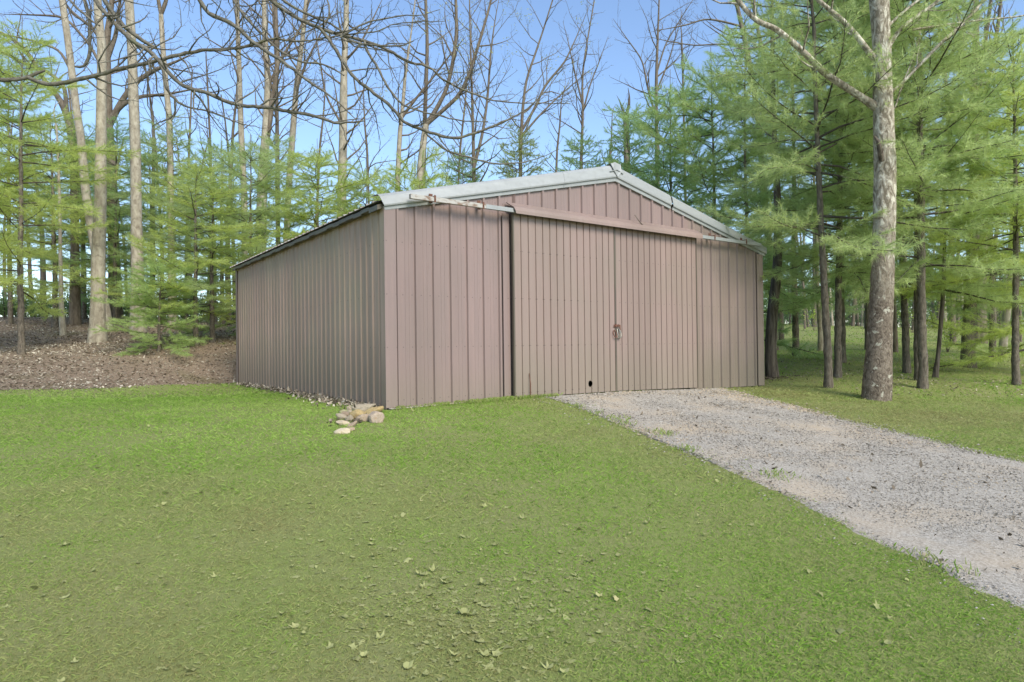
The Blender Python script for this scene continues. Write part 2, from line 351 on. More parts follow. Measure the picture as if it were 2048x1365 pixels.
sd_e = np.minimum(s, 1-s)*2; edge_drop = np.repeat((.030*np.clip(1-sd_e/.09, 0, 1)**2)[None], m, 0)*(.6+.8*vnoise(np.arange(m)[:, None]+0*s[None], s[None]*60, 2.2, 4)); zf -= edge_drop.ravel()
mb = MB(); I, J = np.meshgrid(np.arange(m-1), np.arange(k-1), indexing='ij'); q0 = (I*k+J).ravel()
mb.add(np.stack([xf_c, yf_c, zf], 1), np.stack([q0, q0+k, q0+k+1, q0+1], 1))
tag(mb.build('gravel_driveway', M_GRAVEL, smooth=True), kind='structure')

# scatter: sample points in the camera's neighbourhood (wider than its view)
def scatter(nn, d0, d1, wide=.95, pw=1.0):
    u = RNG.random(nn); d = (d0**pw+(d1**pw-d0**pw)*u)**(1/pw); l = (RNG.random(nn)*2-1)*wide*d
    return CAM[0]+d*fw[0]+l*rt[0], CAM[1]+d*fw[1]+l*rt[1], d
def barn_in(x, y, g=0.0): return (x > -g) & (x < 9.28+g) & (y > -g) & (y < 9.1+g)
def in_drive(x, y, g=.05):
    w = (vnoise(x, y, .35, 21)-.5)*.3
    ins = in_poly(x, y, DPOLY); dd = np.minimum(seg_dist(x, y, DL), seg_dist(x, y, DR))
    return np.where(ins, dd, -dd)+w > g
# grass
gm = MB()
for (nn, d0, d1, ht, wd) in [(330000, 2.4, 8.5, .013, .0038), (250000, 4.2, 13, .024, .008), (130000, 12, 30, .036, .018), (50000, 28, 60, .06, .05)]:
    x, y, d = scatter(nn, d0, d1, 1.0, 1.2)
    ok = ~barn_in(x, y, .02) & ~in_drive(x, y, .02+.42*RNG.random(len(x))**3) & (litter(x, y) < -.02); x, y, d = x[ok], y[ok], d[ok]
    fd = np.clip((8.5-d)/4.3, 0, 1) if d0 < 3 else (np.clip((d-4.2)/4.3, 0, 1) if d0 < 5 else 1+0*d); ok = RNG.random(len(x)) < fd; x, y, d = x[ok], y[ok], d[ok]
    dens = vnoise(x, y, .35, 31)*.5+vnoise(x, y, 1.7, 32)*.5; ok = RNG.random(len(x)) < .35+dens; x, y, d, dens = x[ok], y[ok], d[ok], dens[ok]
    N = len(x); z = GZ(x, y); h = ht*(.45+RNG.random(N)*.9)*(.7+.5*dens); a = RNG.random(N)*2*math.pi; ln = RNG.random(N)*2.4+.5
    a2 = RNG.random(N)*2*math.pi; wx, wy = np.cos(a)*wd/2, np.sin(a)*wd/2
    tx, ty = np.cos(a2)*h*ln, np.sin(a2)*h*ln
    V = np.stack([np.stack([x-wx, y-wy, z-.004], 1), np.stack([x+wx, y+wy, z-.004], 1), np.stack([x+tx*.45+wx*.7, y+ty*.45+wy*.7, z+h*.65], 1), np.stack([x+tx, y+ty, z+h], 1)], 1)
    lush = np.clip((-lateral(x, y)/np.maximum(d, 1)-.0)*1.4, 0, .45)*np.clip((d-5)/5, 0, 1)
    cc = np.clip(-.02+.42*vnoise(x, y, 1.3, 41)+.26*vnoise(x, y, .4, 43)+.38*vnoise(x, y, 4.2, 47)+(RNG.random(N)-.5)*.45+lush*.9, 0, 1)
    C = np.ones((N, 4, 4), np.float32); C[..., 0] = cc[:, None]
    gm.add(V.reshape(-1, 3), np.arange(N*4).reshape(N, 4), C.reshape(-1, 4))
# taller tufts along the driveway's edge and at the barn's foot
def tufts(cx, cy, cnt, rad, hh):
    for X0, Y0 in zip(cx, cy):
        x = X0+RNG.normal(0, rad, cnt); y = Y0+RNG.normal(0, rad, cnt); y = np.where(barn_in(x, y, .03), -.05, y)
        z = GZ(x, y); h = hh*(.4+RNG.random(cnt)); a = RNG.random(cnt)*6.28; l = h*(.2+RNG.random(cnt)*.8); wdt = .006
        V = np.stack([np.stack([x-wdt*np.sin(a), y+wdt*np.cos(a), z], 1), np.stack([x+wdt*np.sin(a), y-wdt*np.cos(a), z], 1), np.stack([x+np.cos(a)*l*.5, y+np.sin(a)*l*.5, z+h*.8], 1), np.stack([x+np.cos(a)*l, y+np.sin(a)*l, z+h], 1)], 1)
        C = np.ones((cnt, 4, 4), np.float32); C[..., 0] = (.35+RNG.random(cnt)*.4)[:, None]
        gm.add(V.reshape(-1, 3), np.arange(cnt*4).reshape(cnt, 4), C.reshape(-1, 4))
tp = [on_ground(*p) for p in [(1240, 838), (1225, 842), (1190, 828), (1320, 868), (1330, 872), (1365, 903), (1545, 952), (1560, 957), (1160, 815), (1250, 850), (1380, 905), (1905, 1145), (1845, 1118)]]
tufts([p[0] for p in tp], [p[1] for p in tp], 45, .08, .05)
xs = RNG.random(60)*2.4+.1; tufts(xs, np.full(60, -.10), 16, .05, .05)
tx = np.linspace(1.3, 3.0, 30); tufts(tx, np.full(30, -.2), 25, .05, .06)
tag(gm.build('grass', M_BLADE), kind='stuff')

def leaves(x, y, size, flat=.35, lift=.0, cr=None, lobes=True):
    N = len(x); z = GZ(x, y)+lift; a = RNG.random(N)*6.28; s = size
    ang = np.array([0, .5, 1.05, 1.7, 2.4, 3.14, 3.9, 4.6, 5.25, 5.8]) if lobes else np.array([0, .9, 1.7, 3.14, 4.5, 5.4])
    rad = np.array([1.0, .55, .95, .5, .75, .25, .75, .5, .95, .55]) if lobes else np.array([1, .5, .42, .6, .45, .5]); K = len(ang)
    tilt = RNG.normal(0, flat, (N, 2)); curl = RNG.normal(0, .5, N)
    V = np.zeros((N, K+1, 3)); V[:, 0] = np.stack([x, y, z], 1)
    rj = rad[None]**(.4+1.1*RNG.random((N, 1)))*(.6+RNG.random((N, K))*.8)*s[:, None]
    px = rj*np.cos(ang[None]+a[:, None]); py = rj*np.sin(ang[None]+a[:, None])
    V[:, 1:, 0] = x[:, None]+px; V[:, 1:, 1] = y[:, None]+py
    V[:, 1:, 2] = z[:, None]+px*tilt[:, :1]+py*tilt[:, 1:]+curl[:, None]*rj**2/np.maximum(s[:, None], 1e-3)*.8
    gzz = GZ(V[..., 0].ravel(), V[..., 1].ravel()).reshape(N, K+1); V[..., 2] = np.maximum(V[..., 2], gzz+.003)
    F = np.array([(0, i+1, (i+1) % K+1) for i in range(K)]); F = (F[None]+np.arange(N)[:, None, None]*(K+1)).reshape(-1, 3)
    C = np.ones((N, K+1, 4), np.float32); C[..., 0] = (RNG.random(N) if cr is None else cr)[:, None]
    return V.reshape(-1, 3), F, C.reshape(-1, 4)
# leaves matted into the lawn
lm_ = MB(); pts = []
for (px, py, sx, sy, cnt) in [(960, 1290, 150, 55, 620), (850, 1180, 250, 90, 420), (700, 1150, 350, 150, 350), (500, 1250, 350, 110, 250), (860, 1060, 200, 90, 320), (250, 1000, 250, 100, 60), (1500, 1200, 350, 120, 40), (1030, 1200, 40, 25, 60)]:
    ux = RNG.normal(px, sx, cnt); uy = np.clip(RNG.normal(py, sy, cnt), 860, 1420)
    for i in range(cnt):
        h = CAM[2]+.62; d = h*F_PX/(uy[i]-690); q = P(ux[i], uy[i], d); pts.append(q[:2])
pts = np.array(pts); ok = ~in_drive(pts[:, 0], pts[:, 1]) & ~barn_in(pts[:, 0], pts[:, 1], .2); pts = pts[ok]
lm_.add(*leaves(pts[:, 0], pts[:, 1], (.009+.025*RNG.random(len(pts))**3.2), .09, .006, RNG.random(len(pts))*.95))
x, y, d = scatter(700, 2.6, 14, .95, 1.3); ok = ~in_drive(x, y) & ~barn_in(x, y, .2) & (litter(x, y) < 0); x, y = x[ok], y[ok]
lm_.add(*leaves(x, y, .01+.018*RNG.random(len(x)), .3, .016, RNG.random(len(x))))
tag(lm_.build('matted_leaves', M_LAWNLEAF), kind='stuff')
# dead leaves on the bank, along the barn wall and a few on the gravel
ll = MB()
x, y, d = scatter(110000, 12.5, 34, 1.0, 1.0); ok = (litter(x, y) > -.08-.5*RNG.random(len(x))**4) & ~barn_in(x, y, .05); x, y, d = x[ok], y[ok], d[ok]
cr = np.clip(.2+.75*RNG.random(len(x))*(.4+vnoise(x, y, 1.6, 51))+(.08 if True else 0)-.25*(vnoise(x, y, 3.1, 55) > .6), 0, 1)
ll.add(*leaves(x, y, .021+.036*RNG.random(len(x)), .35, .01, cr, False))
cnt = 1900; t_ = RNG.random(cnt); y = .1+8.3*t_; wdt = .05+.22*np.clip(1-np.abs(t_-.12)/.5, .25, 1); x = -.03-np.abs(RNG.normal(0, 1, cnt))*wdt
ll.add(*leaves(x, y, .016+.026*RNG.random(cnt), .6, .02+.05*RNG.random(cnt), RNG.random(cnt), False))
pc = on_ground(712, 842)[:2]; ll.add(*leaves(pc[0]+RNG.normal(0, .16, 260), pc[1]+RNG.normal(0, .12, 260), .015+.025*RNG.random(260), .5, .01, RNG.random(260)*.5, False))
x, y, d = scatter(3500, 3, 16, .95, 1.2); ok = in_drive(x, y, .02); x, y = x[ok][:500], y[ok][:500]
ll.add(*leaves(x, y, .012+.022*RNG.random(len(x))**2, .5, .03, RNG.random(len(x))*.6, False))
x, y, d = scatter(9000, 13, 22, 1.0, 1.0); ok = (x > 9.5) & (litter(x, y) < 0) & ~barn_in(x, y) & ~in_drive(x, y) & (vnoise(x, y, 2, 77) > .45); x, y = x[ok], y[ok]
ll.add(*leaves(x, y, .02+.02*RNG.random(len(x)), .5, .02, .3+.5*RNG.random(len(x)), False))
bt = on_ground(1545, 757); r_ = np.abs(RNG.normal(0, .5, 700)); a_ = RNG.random(700)*6.28; x = bt[0]+np.cos(a_)*r_; y = bt[1]+np.sin(a_)*r_; ok = ~barn_in(x, y, .05); x, y = x[ok], y[ok]
ll.add(*leaves(x, y, .018+.02*RNG.random(len(x)), .5, .01, RNG.random(len(x))*.6, False))
tag(ll.build('fallen_leaves', M_LITTER), kind='stuff')
# loose stones on the driveway
gs = MB(); x, y, d = scatter(230000, 3.0, 16, .95, 1.0); w_ = (vnoise(x, y, .3, 61)-.5)*.3
ok = in_poly(x, y, DPOLY); x, y, d = x[ok], y[ok], d[ok]
ok = y < -.12; x, y, d = x[ok], y[ok], d[ok]
x2, y2, d2 = scatter(40000, 3.0, 15, .95, 1.0); sd2 = np.minimum(seg_dist(x2, y2, DL), seg_dist(x2, y2, DR)); ok = (sd2 < .55*RNG.random(len(x2))**2) & ~barn_in(x2, y2, .15); x = np.append(x, x2[ok]); y = np.append(y, y2[ok]); d = np.append(d, d2[ok])
x3 = RNG.random(900)*2.2; y3 = -.03-RNG.random(900)*.10; x = np.append(x, x3); y = np.append(y, y3); d = np.append(d, np.full(900, 10))
N = len(x); sz = (.003+.006*RNG.random(N)**2)*np.clip(d/6, .8, 2.0); z = GZ(x, y)+.018
o8 = np.array([(1,0,0),(0,1,0),(-1,0,0),(0,-1,0),(0,0,.7),(0,0,-.7)]); f8 = np.array([(0,1,4),(1,2,4),(2,3,4),(3,0,4),(1,0,5),(2,1,5),(3,2,5),(0,3,5)])
a = RNG.random(N)*6.28; ca, sa = np.cos(a), np.sin(a); V = o8[None]*(.6+RNG.random((N, 6, 1))*.8)*sz[:, None, None]; V[..., 0] *= 1.5
VX = V[..., 0]*ca[:, None]-V[..., 1]*sa[:, None]; VY = V[..., 0]*sa[:, None]+V[..., 1]*ca[:, None]
tl = RNG.normal(0, .3, (N, 1)); VZ = V[..., 2]+VX*tl
V = np.stack([VX+x[:, None], VY+y[:, None], VZ+z[:, None]], -1); C = np.ones((N, 6, 4), np.float32)
tan = vnoise(x, y, 1.6, 66); C[..., 0] = np.clip(np.where(RNG.random(N) < np.clip((tan-.45)*1.8, 0, .6), .88+.07*RNG.random(N), RNG.random(N)**.9*.85+.1*(RNG.random(N) < .12)), 0, 1)[:, None]
gs.add(V.reshape(-1, 3), (f8[None]+np.arange(N)[:, None, None]*6).reshape(-1, 3), C.reshape(-1, 4))
tag(gs.build('loose_gravel', M_STONES), kind='stuff')

# ------------------------------------------------------------------ barn
W, LN_, H = 9.28, 9.10, 2.93
SL = 1.06/4.64
barn = empty('barn', (W/2, LN_/2, 0), 'weathered mauve metal pole barn with grey rake trim beside the gravel driveway', 'barn')
BP = barn.location
def bbuild(mb, name, mat, parent=None, smooth=False, label=None):
    o = mb.build(name, mat, parent or barn, smooth)
    base = Vector(BP)
    o.matrix_parent_inverse = Matrix.Identity(4)
    o.data.transform(Matrix.Translation(-base))
    if label: o['label'] = label
    return o
def roofz(x): return 2.90+SL*(W/2-abs(x-W/2)) + .0
def profile(x0, x1, first, pitch=.3048, rh=.034, rb=.056, rt_=.030, minor=(.125, .19), mh=.004, mw=.012):
    pts = [(x0, 0)]; k = -2
    while True:
        c = first+k*pitch; k += 1
        if c > x1+pitch: break
        pts += [(c-rb/2, 0), (c-rt_/2, rh), (c+rt_/2, rh), (c+rb/2, 0)]
        for m_ in minor: pts += [(c+m_-mw/2, 0), (c+m_-.001, mh), (c+m_+.001, mh), (c+m_+mw/2, 0)]
    pts = [p for p in pts if x0 <= p[0] <= x1]+[(x1, 0)]
    return pts
def panel(mb, pts, place, zb, zt, cuts=()):    # place(u, off, z) -> xyz ; vertical ribbed sheet with 3 mm steel thickness
    us = []; 
    for i in range(len(pts)):
        us.append(pts[i])
        if i+1 < len(pts):
            for c in cuts:
                if pts[i][0] < c < pts[i+1][0]: us.append((c, pts[i][1]))
    fr, bk = [], []
    for u, o in us:
        a_, b_ = zb(u), zt(u)
        fr += [place(u, o, a_), place(u, o, b_)]; bk += [place(u, o-.003, a_), place(u, o-.003, b_)]
    m_ = len(us); V = np.array(fr+bk, float); o2 = 2*m_; F = []
    for i in range(m_-1):
        a_ = 2*i; F += [(a_, a_+2, a_+3, a_+1), (o2+a_, o2+a_+1, o2+a_+3, o2+a_+2), (a_+1, a_+3, o2+a_+3, o2+a_+1), (a_, o2+a_, o2+a_+2, a_+2)]
    F += [(0, 1, o2+1, o2), (2*m_-2, o2+2*m_-2, o2+2*m_-1, 2*m_-1)]
    mb.add(V, F)
fp = lambda u, o, z: (u, -.012-o, z)
zt = lambda x: roofz(x)+.03
mb = MB(); panel(mb, profile(.12, 2.30, .171), fp, lambda x: .0+.0*x, zt)
front = bbuild(mb, 'front_wall', M_FRONT, label='mauve ribbed front wall left of the doors')
mb = MB(); panel(mb, profile(2.30, 6.75, .171), fp, lambda x: 2.98, zt, (W/2,))
bbuild(mb, 'gable_wall', M_FRONT, label='ribbed gable sheet above the doors')
mb = MB(); panel(mb, profile(6.75, 9.15, .171), fp, lambda x: -.075-.012*(x-6.75), zt)
bbuild(mb, 'front_wall', M_RIGHT, label='greenish stained front wall right of the doors')
lp = lambda u, o, z: (-.012-o, u, z)
mb = MB(); panel(mb, profile(.10, 9.03, .24, .2286, .019, .080, .045, (.10, .15), .003), lp, lambda y: -.06, lambda y: 2.95)
bbuild(mb, 'side_wall', M_SIDE, label='algae stained grey brown side wall')
rp = lambda u, o, z: (W+.012+o, u, z)
mb = MB(); panel(mb, profile(.10, 9.03, .24, .2286, .019, .080, .045), rp, lambda y: -.15, lambda y: 2.95)
bbuild(mb, 'side_wall', M_RIGHT)
kp = lambda u, o, z: (u, LN_+.012+o, z)
mb = MB(); panel(mb, profile(.05, 9.23, .171), kp, lambda x: -.1, zt, (W/2,))
bbuild(mb, 'back_wall', M_SIDE)
# corner trims (L-shaped, folded)
mb = MB(); mb.box((-.045, -.045, .0), (.138, -.036, 2.93)); bbuild(mb, 'corner_trim', M_FRONT)
mb = MB(); mb.box((-.0452, -.0355, -.02), (-.036, .115, 2.945)); bbuild(mb, 'corner_trim', M_SIDE, label='stained side flange of the corner trim')
mb = MB(); mb.box((9.09, -.045, -.10), (9.325, -.036, 2.90)); mb.box((9.316, -.036, -.12), (9.3252, .115, 2.90))
bbuild(mb, 'corner_trim', M_RIGHT)
mb = MB(); mb.box((-.045, 9.0, -.02), (-.036, 9.145, 2.93)); mb.box((-.0452, 9.145, -.02), (.12, 9.154, 2.93))
bbuild(mb, 'corner_trim', M_FRONT)
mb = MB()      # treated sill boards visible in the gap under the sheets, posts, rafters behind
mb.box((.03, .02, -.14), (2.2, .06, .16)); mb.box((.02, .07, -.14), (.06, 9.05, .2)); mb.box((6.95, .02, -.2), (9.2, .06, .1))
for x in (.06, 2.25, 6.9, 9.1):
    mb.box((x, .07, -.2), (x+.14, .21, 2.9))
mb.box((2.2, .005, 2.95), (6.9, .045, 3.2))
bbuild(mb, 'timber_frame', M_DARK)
# roof: two ribbed slopes
def roof_slope(sgn):
    mb = MB(); pts = profile(.02, 9.30, .12, .2286, .024, .06, .022, ())
    fr = []; bk = []
    n0, n1 = (-SL*sgn*0, 1)
    for u, o in pts:
        for s_ in (0, 1):
            x = (-.16 if s_ == 0 else W/2) if sgn < 0 else (W+.16 if s_ == 0 else W/2)
            z = 3.0 if s_ == 0 else 3.0+SL*(W/2+.16)+.02
            fr.append((x, u, z+o)); bk.append((x, u, z+o-.004))
    m_ = len(pts); o2 = 2*m_; F = []
    for i in range(m_-1):
        a_ = 2*i; F += [(a_, a_+1, a_+3, a_+2), (o2+a_, o2+a_+2, o2+a_+3, o2+a_+1), (a_, a_+2, o2+a_+2, o2+a_), (a_+1, o2+a_+1, o2+a_+3, a_+3)]
    mb.add(fr+bk, F); return mb
bbuild(roof_slope(-1), 'roof', M_ROOF); bbuild(roof_slope(1), 'roof', M_ROOF)
mb = MB()     # eave closure strips under the roof edge, dented on the left
for i in range(30):
    y0, y1 = i*.303, (i+1)*.303; dz = .012*math.sin(i*2.3)-(.03 if i < 1 else 0)
    mb.hexa([(-.13, y0, 2.915+dz), (-.035, y0, 2.925), (-.035, y1, 2.925), (-.13, y1, 2.915+dz), (-.13, y0, 2.975+dz*.5), (-.035, y0, 2.99), (-.035, y1, 2.99), (-.13, y1, 2.975+dz*.5)])
bbuild(mb, 'eave_trim', M_EDGE)
mb = MB(); mb.box((W+.035, 0, 2.9), (W+.13, 9.1, 2.975)); bbuild(mb, 'eave_trim', M_EDGE)
# rake trim: profile (y, dz) swept from eave to ridge in sections
RAKE = [(-.030, -.045), (-.052, -.045), (-.056, .015), (-.082, .022), (-.086, .045), (-.055, .20), (-.02, .245), (.08, .265), (.20, .262)]
def rake(xa, xb, lift, grow, flip=False):
    mb = MB(); st = []
    for x, end in ((xa, 0), (xb, 1)):
        base = 2.93+SL*(W/2-abs(x-W/2)) ; ring = []
        for y, dz in RAKE: ring.append((x, y-lift, base+dz*(grow[end])-.0))
        for y, dz in RAKE[::-1]: ring.append((x, y-lift+.004, base+dz*grow[end]-.004))
        st.append(ring)
    k_ = len(RAKE)*2; V = np.array(st[0]+st[1]); F = [(i, (i+1) % k_, (i+1) % k_+k_, i+k_) for i in range(k_)]
    h_ = len(RAKE)
    for q in (0, k_):
        F += [(q+i, q+i+1, q+k_-2-i, q+k_-1-i) for i in range(h_-1)]
    return mb, V, F
def add_rake(xa, xb, lift, g, cut=None, label=None):
    mb, V, F = rake(xa, xb, lift, g)
    if cut:
        for i in range(len(V)):
            if abs(V[i, 0]-cut[0]) < 1e-6:
                hh = V[i, 2]-(2.93+SL*(W/2-abs(cut[0]-W/2))); t_ = np.clip((hh+.045)/.3, 0, 1); V[i, 0] += cut[1]*t_; V[i, 2] += -SL*abs(cut[1])*t_
    mb.add(V, F); bbuild(mb, 'rake_trim', M_GALV, label=label)
add_rake(-.03, 3.42, 0, (.83, .98), cut=(-.03, -.12))
add_rake(3.37, W/2, .005, (.98, 1.06))
add_rake(W-3.1, W/2, .005, (.98, 1.06))
add_rake(W+.12, W-3.05, 0, (.85, .98), cut=(W+.12, .10))
mb = MB()     # ridge cap end and cap run
rz = 3.0+SL*(W/2+.16)+.05
for y0, y1, hw, l in ((-.10, 9.3, .17, 0),):
    pass
for sgn in (-1, 1):
    e = W/2+sgn*.17; a_ = rz-.02-SL*.17
    mb.hexa([(W/2, -.10, rz-.0), (e, -.10, a_), (e, 9.3, a_), (W/2, 9.3, rz), (W/2, -.10, rz+.012), (e, -.10, a_+.012), (e, 9.3, a_+.012), (W/2, 9.3, rz+.012)])
bbuild(mb, 'ridge_cap', M_GALV)
mb = MB()     # folded flap over the joint of the rakes
V = [(W/2-.10, -.099, 4.16), (W/2+.01, -.108, 4.01+.0), (W/2+.12, -.102, 4.12), (W/2+.14, -.06, 4.27), (W/2+.0, -.05, 4.30), (W/2-.12, -.06, 4.255)]
V2 = [(x, y+.012, z) for x, y, z in V]; F = [(0, 1, 4, 5), (1, 2, 3, 4), (6, 11, 10, 7), (7, 10, 9, 8)]+[(i, i+6, (i+1) % 6+6, (i+1) % 6) for i in range(6)]
mb.add(V+V2, F); V = [(W/2-.12, -.05, 4.25), (W/2, -.04, 4.305), (W/2+.14, -.05, 4.265), (W/2-.12, .35, 4.20), (W/2, .35, 4.25), (W/2+.14, .35, 4.20)]
mb.add(V+[(x, y, z-.008) for x, y, z in V], [(0, 1, 4, 3), (1, 2, 5, 4), (6, 9, 10, 7), (7, 10, 11, 8), (0, 6, 7, 1), (1, 7, 8, 2)])
bbuild(mb, 'ridge_flap', M_GALV)
# track
def sweep_x(mb, prof, x0, x1, z=0, dz=0):
    k_ = len(prof); V = [(x0, y, zz+z) for y, zz in prof]+[(x1, y, zz+z+dz) for y, zz in prof]
    F = [(i, (i+1) % k_, (i+1) % k_+k_, i+k_) for i in range(k_)]
    if k_ == 4: F += [(0, 1, 2, 3), (7, 6, 5, 4)]
    else: F += [(0, i, i+1, i+1) for i in range(1, k_-1)]+[(k_, k_+i+1, k_+i, k_+i) for i in range(1, k_-1)]
    mb.add(V, F)
mb = MB(); sweep_x(mb, [(-.225, 3.062), (-.165, 3.062), (-.165, 3.128), (-.225, 3.128)], .30, 1.62); tr = bbuild(mb, 'door_track', M_RAIL, label='left end of the sliding door track, flaking to rust')
mb = MB(); sweep_x(mb, [(-.222, 3.062), (-.165, 3.062), (-.165, 3.128), (-.222, 3.128)], 1.621, 9.02, 0, -.02); tr2 = bbuild(mb, 'door_track', M_GALV, label='bare galvanised run of the door track')
def bracket(x, par):
    mb = MB(); mb.box((x-.015, -.231, 3.045), (x+.015, -.2255, 3.155)); mb.box((x-.022, -.2255, 3.135), (x+.022, -.09, 3.141)); mb.box((x-.03, -.098, 3.06), (x+.03, -.088, 3.20)); mb.box((x-.008, -.24, 3.09), (x+.008, -.231, 3.106))
    bbuild(mb, 'bracket', M_RUST, par)
for x in (.70, 1.565): bracket(x, tr)
for x in (7.35, 8.45): bracket(x, tr2)
# hood over the doors: a folded sheet
mb = MB(); HP = [(-.050, 3.245), (-.080, 3.245), (-.100, 3.225), (-.245, 3.145), (-.272, 3.085), (-.274, 3.035), (-.266, 3.035), (-.264, 3.08), (-.235, 3.135), (-.09, 3.215)]
x0, x1 = 2.12, 6.93; k_ = len(HP); V = [(x0+(3.235-z)*.25, y, z) for y, z in HP]+[(x1-(3.235-z)*.2, y, z-.012) for y, z in HP]
F = [(i, (i+1) % k_, (i+1) % k_+k_, i+k_) for i in range(k_)]+[(i, i+1, k_-2-i, k_-1-i) for i in range(k_//2-1)]+[(k_+i, k_+i+1, 2*k_-2-i, 2*k_-1-i) for i in range(k_//2-1)]
mb.add(V, F); bbuild(mb, 'track_hood', M_DOOR)
# doors
def door(x0, x1, yo, hole=None, label=None, zb0=.03, zb1=.02):
    mb = MB(); n_ = 15; pit = (x1-x0)/n_; pts = [(x0, 0)]
    for i in range(1, n_):
        c = x0+i*pit; d_ = .018
        wv = .020 if i % 5 else .026
        pts += [(c-wv/2-.002, 0), (c-wv/2+.002, d_), (c+wv/2-.002, d_), (c+wv/2+.004, 0)]
    pts.append((x1, 0)); pl = lambda u, o, z: (u, yo-(.0-o*-1)*1.0+0*z, z)
    pl = lambda u, o, z: (u, yo+o, z)
    zb = lambda x: zb0+(zb1-zb0)*(x-x0)/(x1-x0)
    us = pts
    if hole:
        hx, hz, ha, hb = hole
        xs = sorted(set([p[0] for p in pts]+list(np.linspace(hx-ha, hx+ha, 9))))
        PX = [p[0] for p in pts]; PO = [p[1] for p in pts]
        for i in range(len(xs)-1):
            u0, u1 = xs[i], xs[i+1]; mid = (u0+u1)/2; o0, o1 = np.interp([u0+1e-5, u1-1e-5], PX, PO)
            def quad(a0, a1, b0, b1):
                V = [pl(u0, o0, a0), pl(u1, o1, a1), pl(u1, o1, b1), pl(u0, o0, b0), pl(u0, o0+.004, a0), pl(u1, o1+.004, a1), pl(u1, o1+.004, b1), pl(u0, o0+.004, b0)]
                mb.hexa([V[0], V[1], V[5], V[4], V[3], V[2], V[6], V[7]])
            if abs(mid-hx) < ha:
                def hh(u): return hb*math.sqrt(max(0, 1-min(1, abs((u-hx)/ha))**2.2))
                lo0, lo1, up0_, up1 = hz-hh(u0), hz-hh(u1), hz+hh(u0)*.95, hz+hh(u1)*.95
                quad(zb(u0), zb(u1), lo0, lo1); quad(up0_, up1, 3.06, 3.06)
            else: quad(zb(u0), zb(u1), 3.06, 3.06)
    else:
        panel(mb, [(u, -o) for u, o in pts], lambda u, o, z: (u, yo-o, z), zb, lambda x: 3.06)
    dr = bbuild(mb, 'sliding_door', M_DOOR, label=label)
    mb = MB()      # edge channels, ends folded round the sheet
    for xe in (x0, x1):
        e0, e1 = (xe-.012, xe+.014) if xe == x0 else (xe-.022, xe+.004)
        mb.box((e0, yo-.010, zb(xe)-.004), (e1, yo+.035, 3.05))
    mb.box((x0+.02, yo+.0185, .05), (x1-.02, yo+.034, .12)); 
    bbuild(mb, 'edge_channel', M_EDGE, dr)
    return dr
d1 = door(2.19, 4.500, -.148, (3.856, .185, .052, .060), 'left sliding door with a hole near the bottom')
d2 = door(4.525, 6.86, -.128, None, 'right sliding door', .02, -.03)
mb = MB(); mb.box((2.04, -.062, .03), (2.17, -.047, 3.06)); bbuild(mb, 'door_jamb', M_FRONT)
mb = MB(); mb.box((6.88, -.075, -.04), (6.93, -.045, 3.06)); bbuild(mb, 'door_jamb', M_RIGHT)
# hasp and rings
mb = MB(); mb.box((4.45, -.168, 1.215), (4.60, -.158, 1.245)); mb.box((4.475, -.178, 1.20), (4.50, -.158, 1.26)); mb.box((4.588, -.174, 1.14), (4.604, -.158, 1.245)); mb.box((4.43, -.165, 1.197), (4.475, -.158, 1.207)); mb.box((4.54, -.176, 1.205), (4.556, -.168, 1.255))
bbuild(mb, 'hasp', M_RUST, d2)
def ring(cx, cz, y, rx, rz_, tilt, par, mat):
    an = np.linspace(0, 2*math.pi, 19); p = np.stack([cx+np.cos(an)*rx, y+np.sin(an)*tilt*.02+0*an, cz+np.sin(an)*rz_], 1)
    mb = MB(); mb.tube(p, .0085, 6, False); bbuild(mb, 'pull_ring', mat, par, True)
ring(4.575, 1.09, -.165, .045, .085, 1, d2, M_CHAIN)
ring(4.455, 1.075, -.175, .038, .065, 1, d1, M_RUST)
mb = MB(); mb.box((4.548, -.162, .99), (4.60, -.150, 1.01)); mb.tube([(4.585, -.16, 1.17), (4.58, -.172, 1.13), (4.59, -.168, 1.09), (4.583, -.172, 1.04), (4.59, -.16, .985)], .007, 6); bbuild(mb, 'chain', M_CHAIN, d2, True)
# stake leaning at the foot of the left door; dry twig caught on the hood
mb = MB(); mb.tube([(2.47, -.20, -.03), (2.48, -.19, .25), (2.475, -.165, .42)], [.009, .008, .006], 5); o = mb.build('stake', M_RUST); tag(o, 'thin rusty stake leaning on the foot of the left sliding door', 'stake')
mb = MB(); mb.tube([(5.02, -.17, 3.33), (5.10, -.20, 3.22), (5.20, -.235, 3.10), (5.30, -.262, 2.99)], [.006, .009, .008, .004], 5); mb.tube([(5.12, -.21, 3.20), (5.17, -.235, 3.15), (5.18, -.25, 3.08)], .004, 4); o = mb.build('twig', M_TWIG); tag(o, 'dry forked twig caught on the hood above the doors', 'twig')
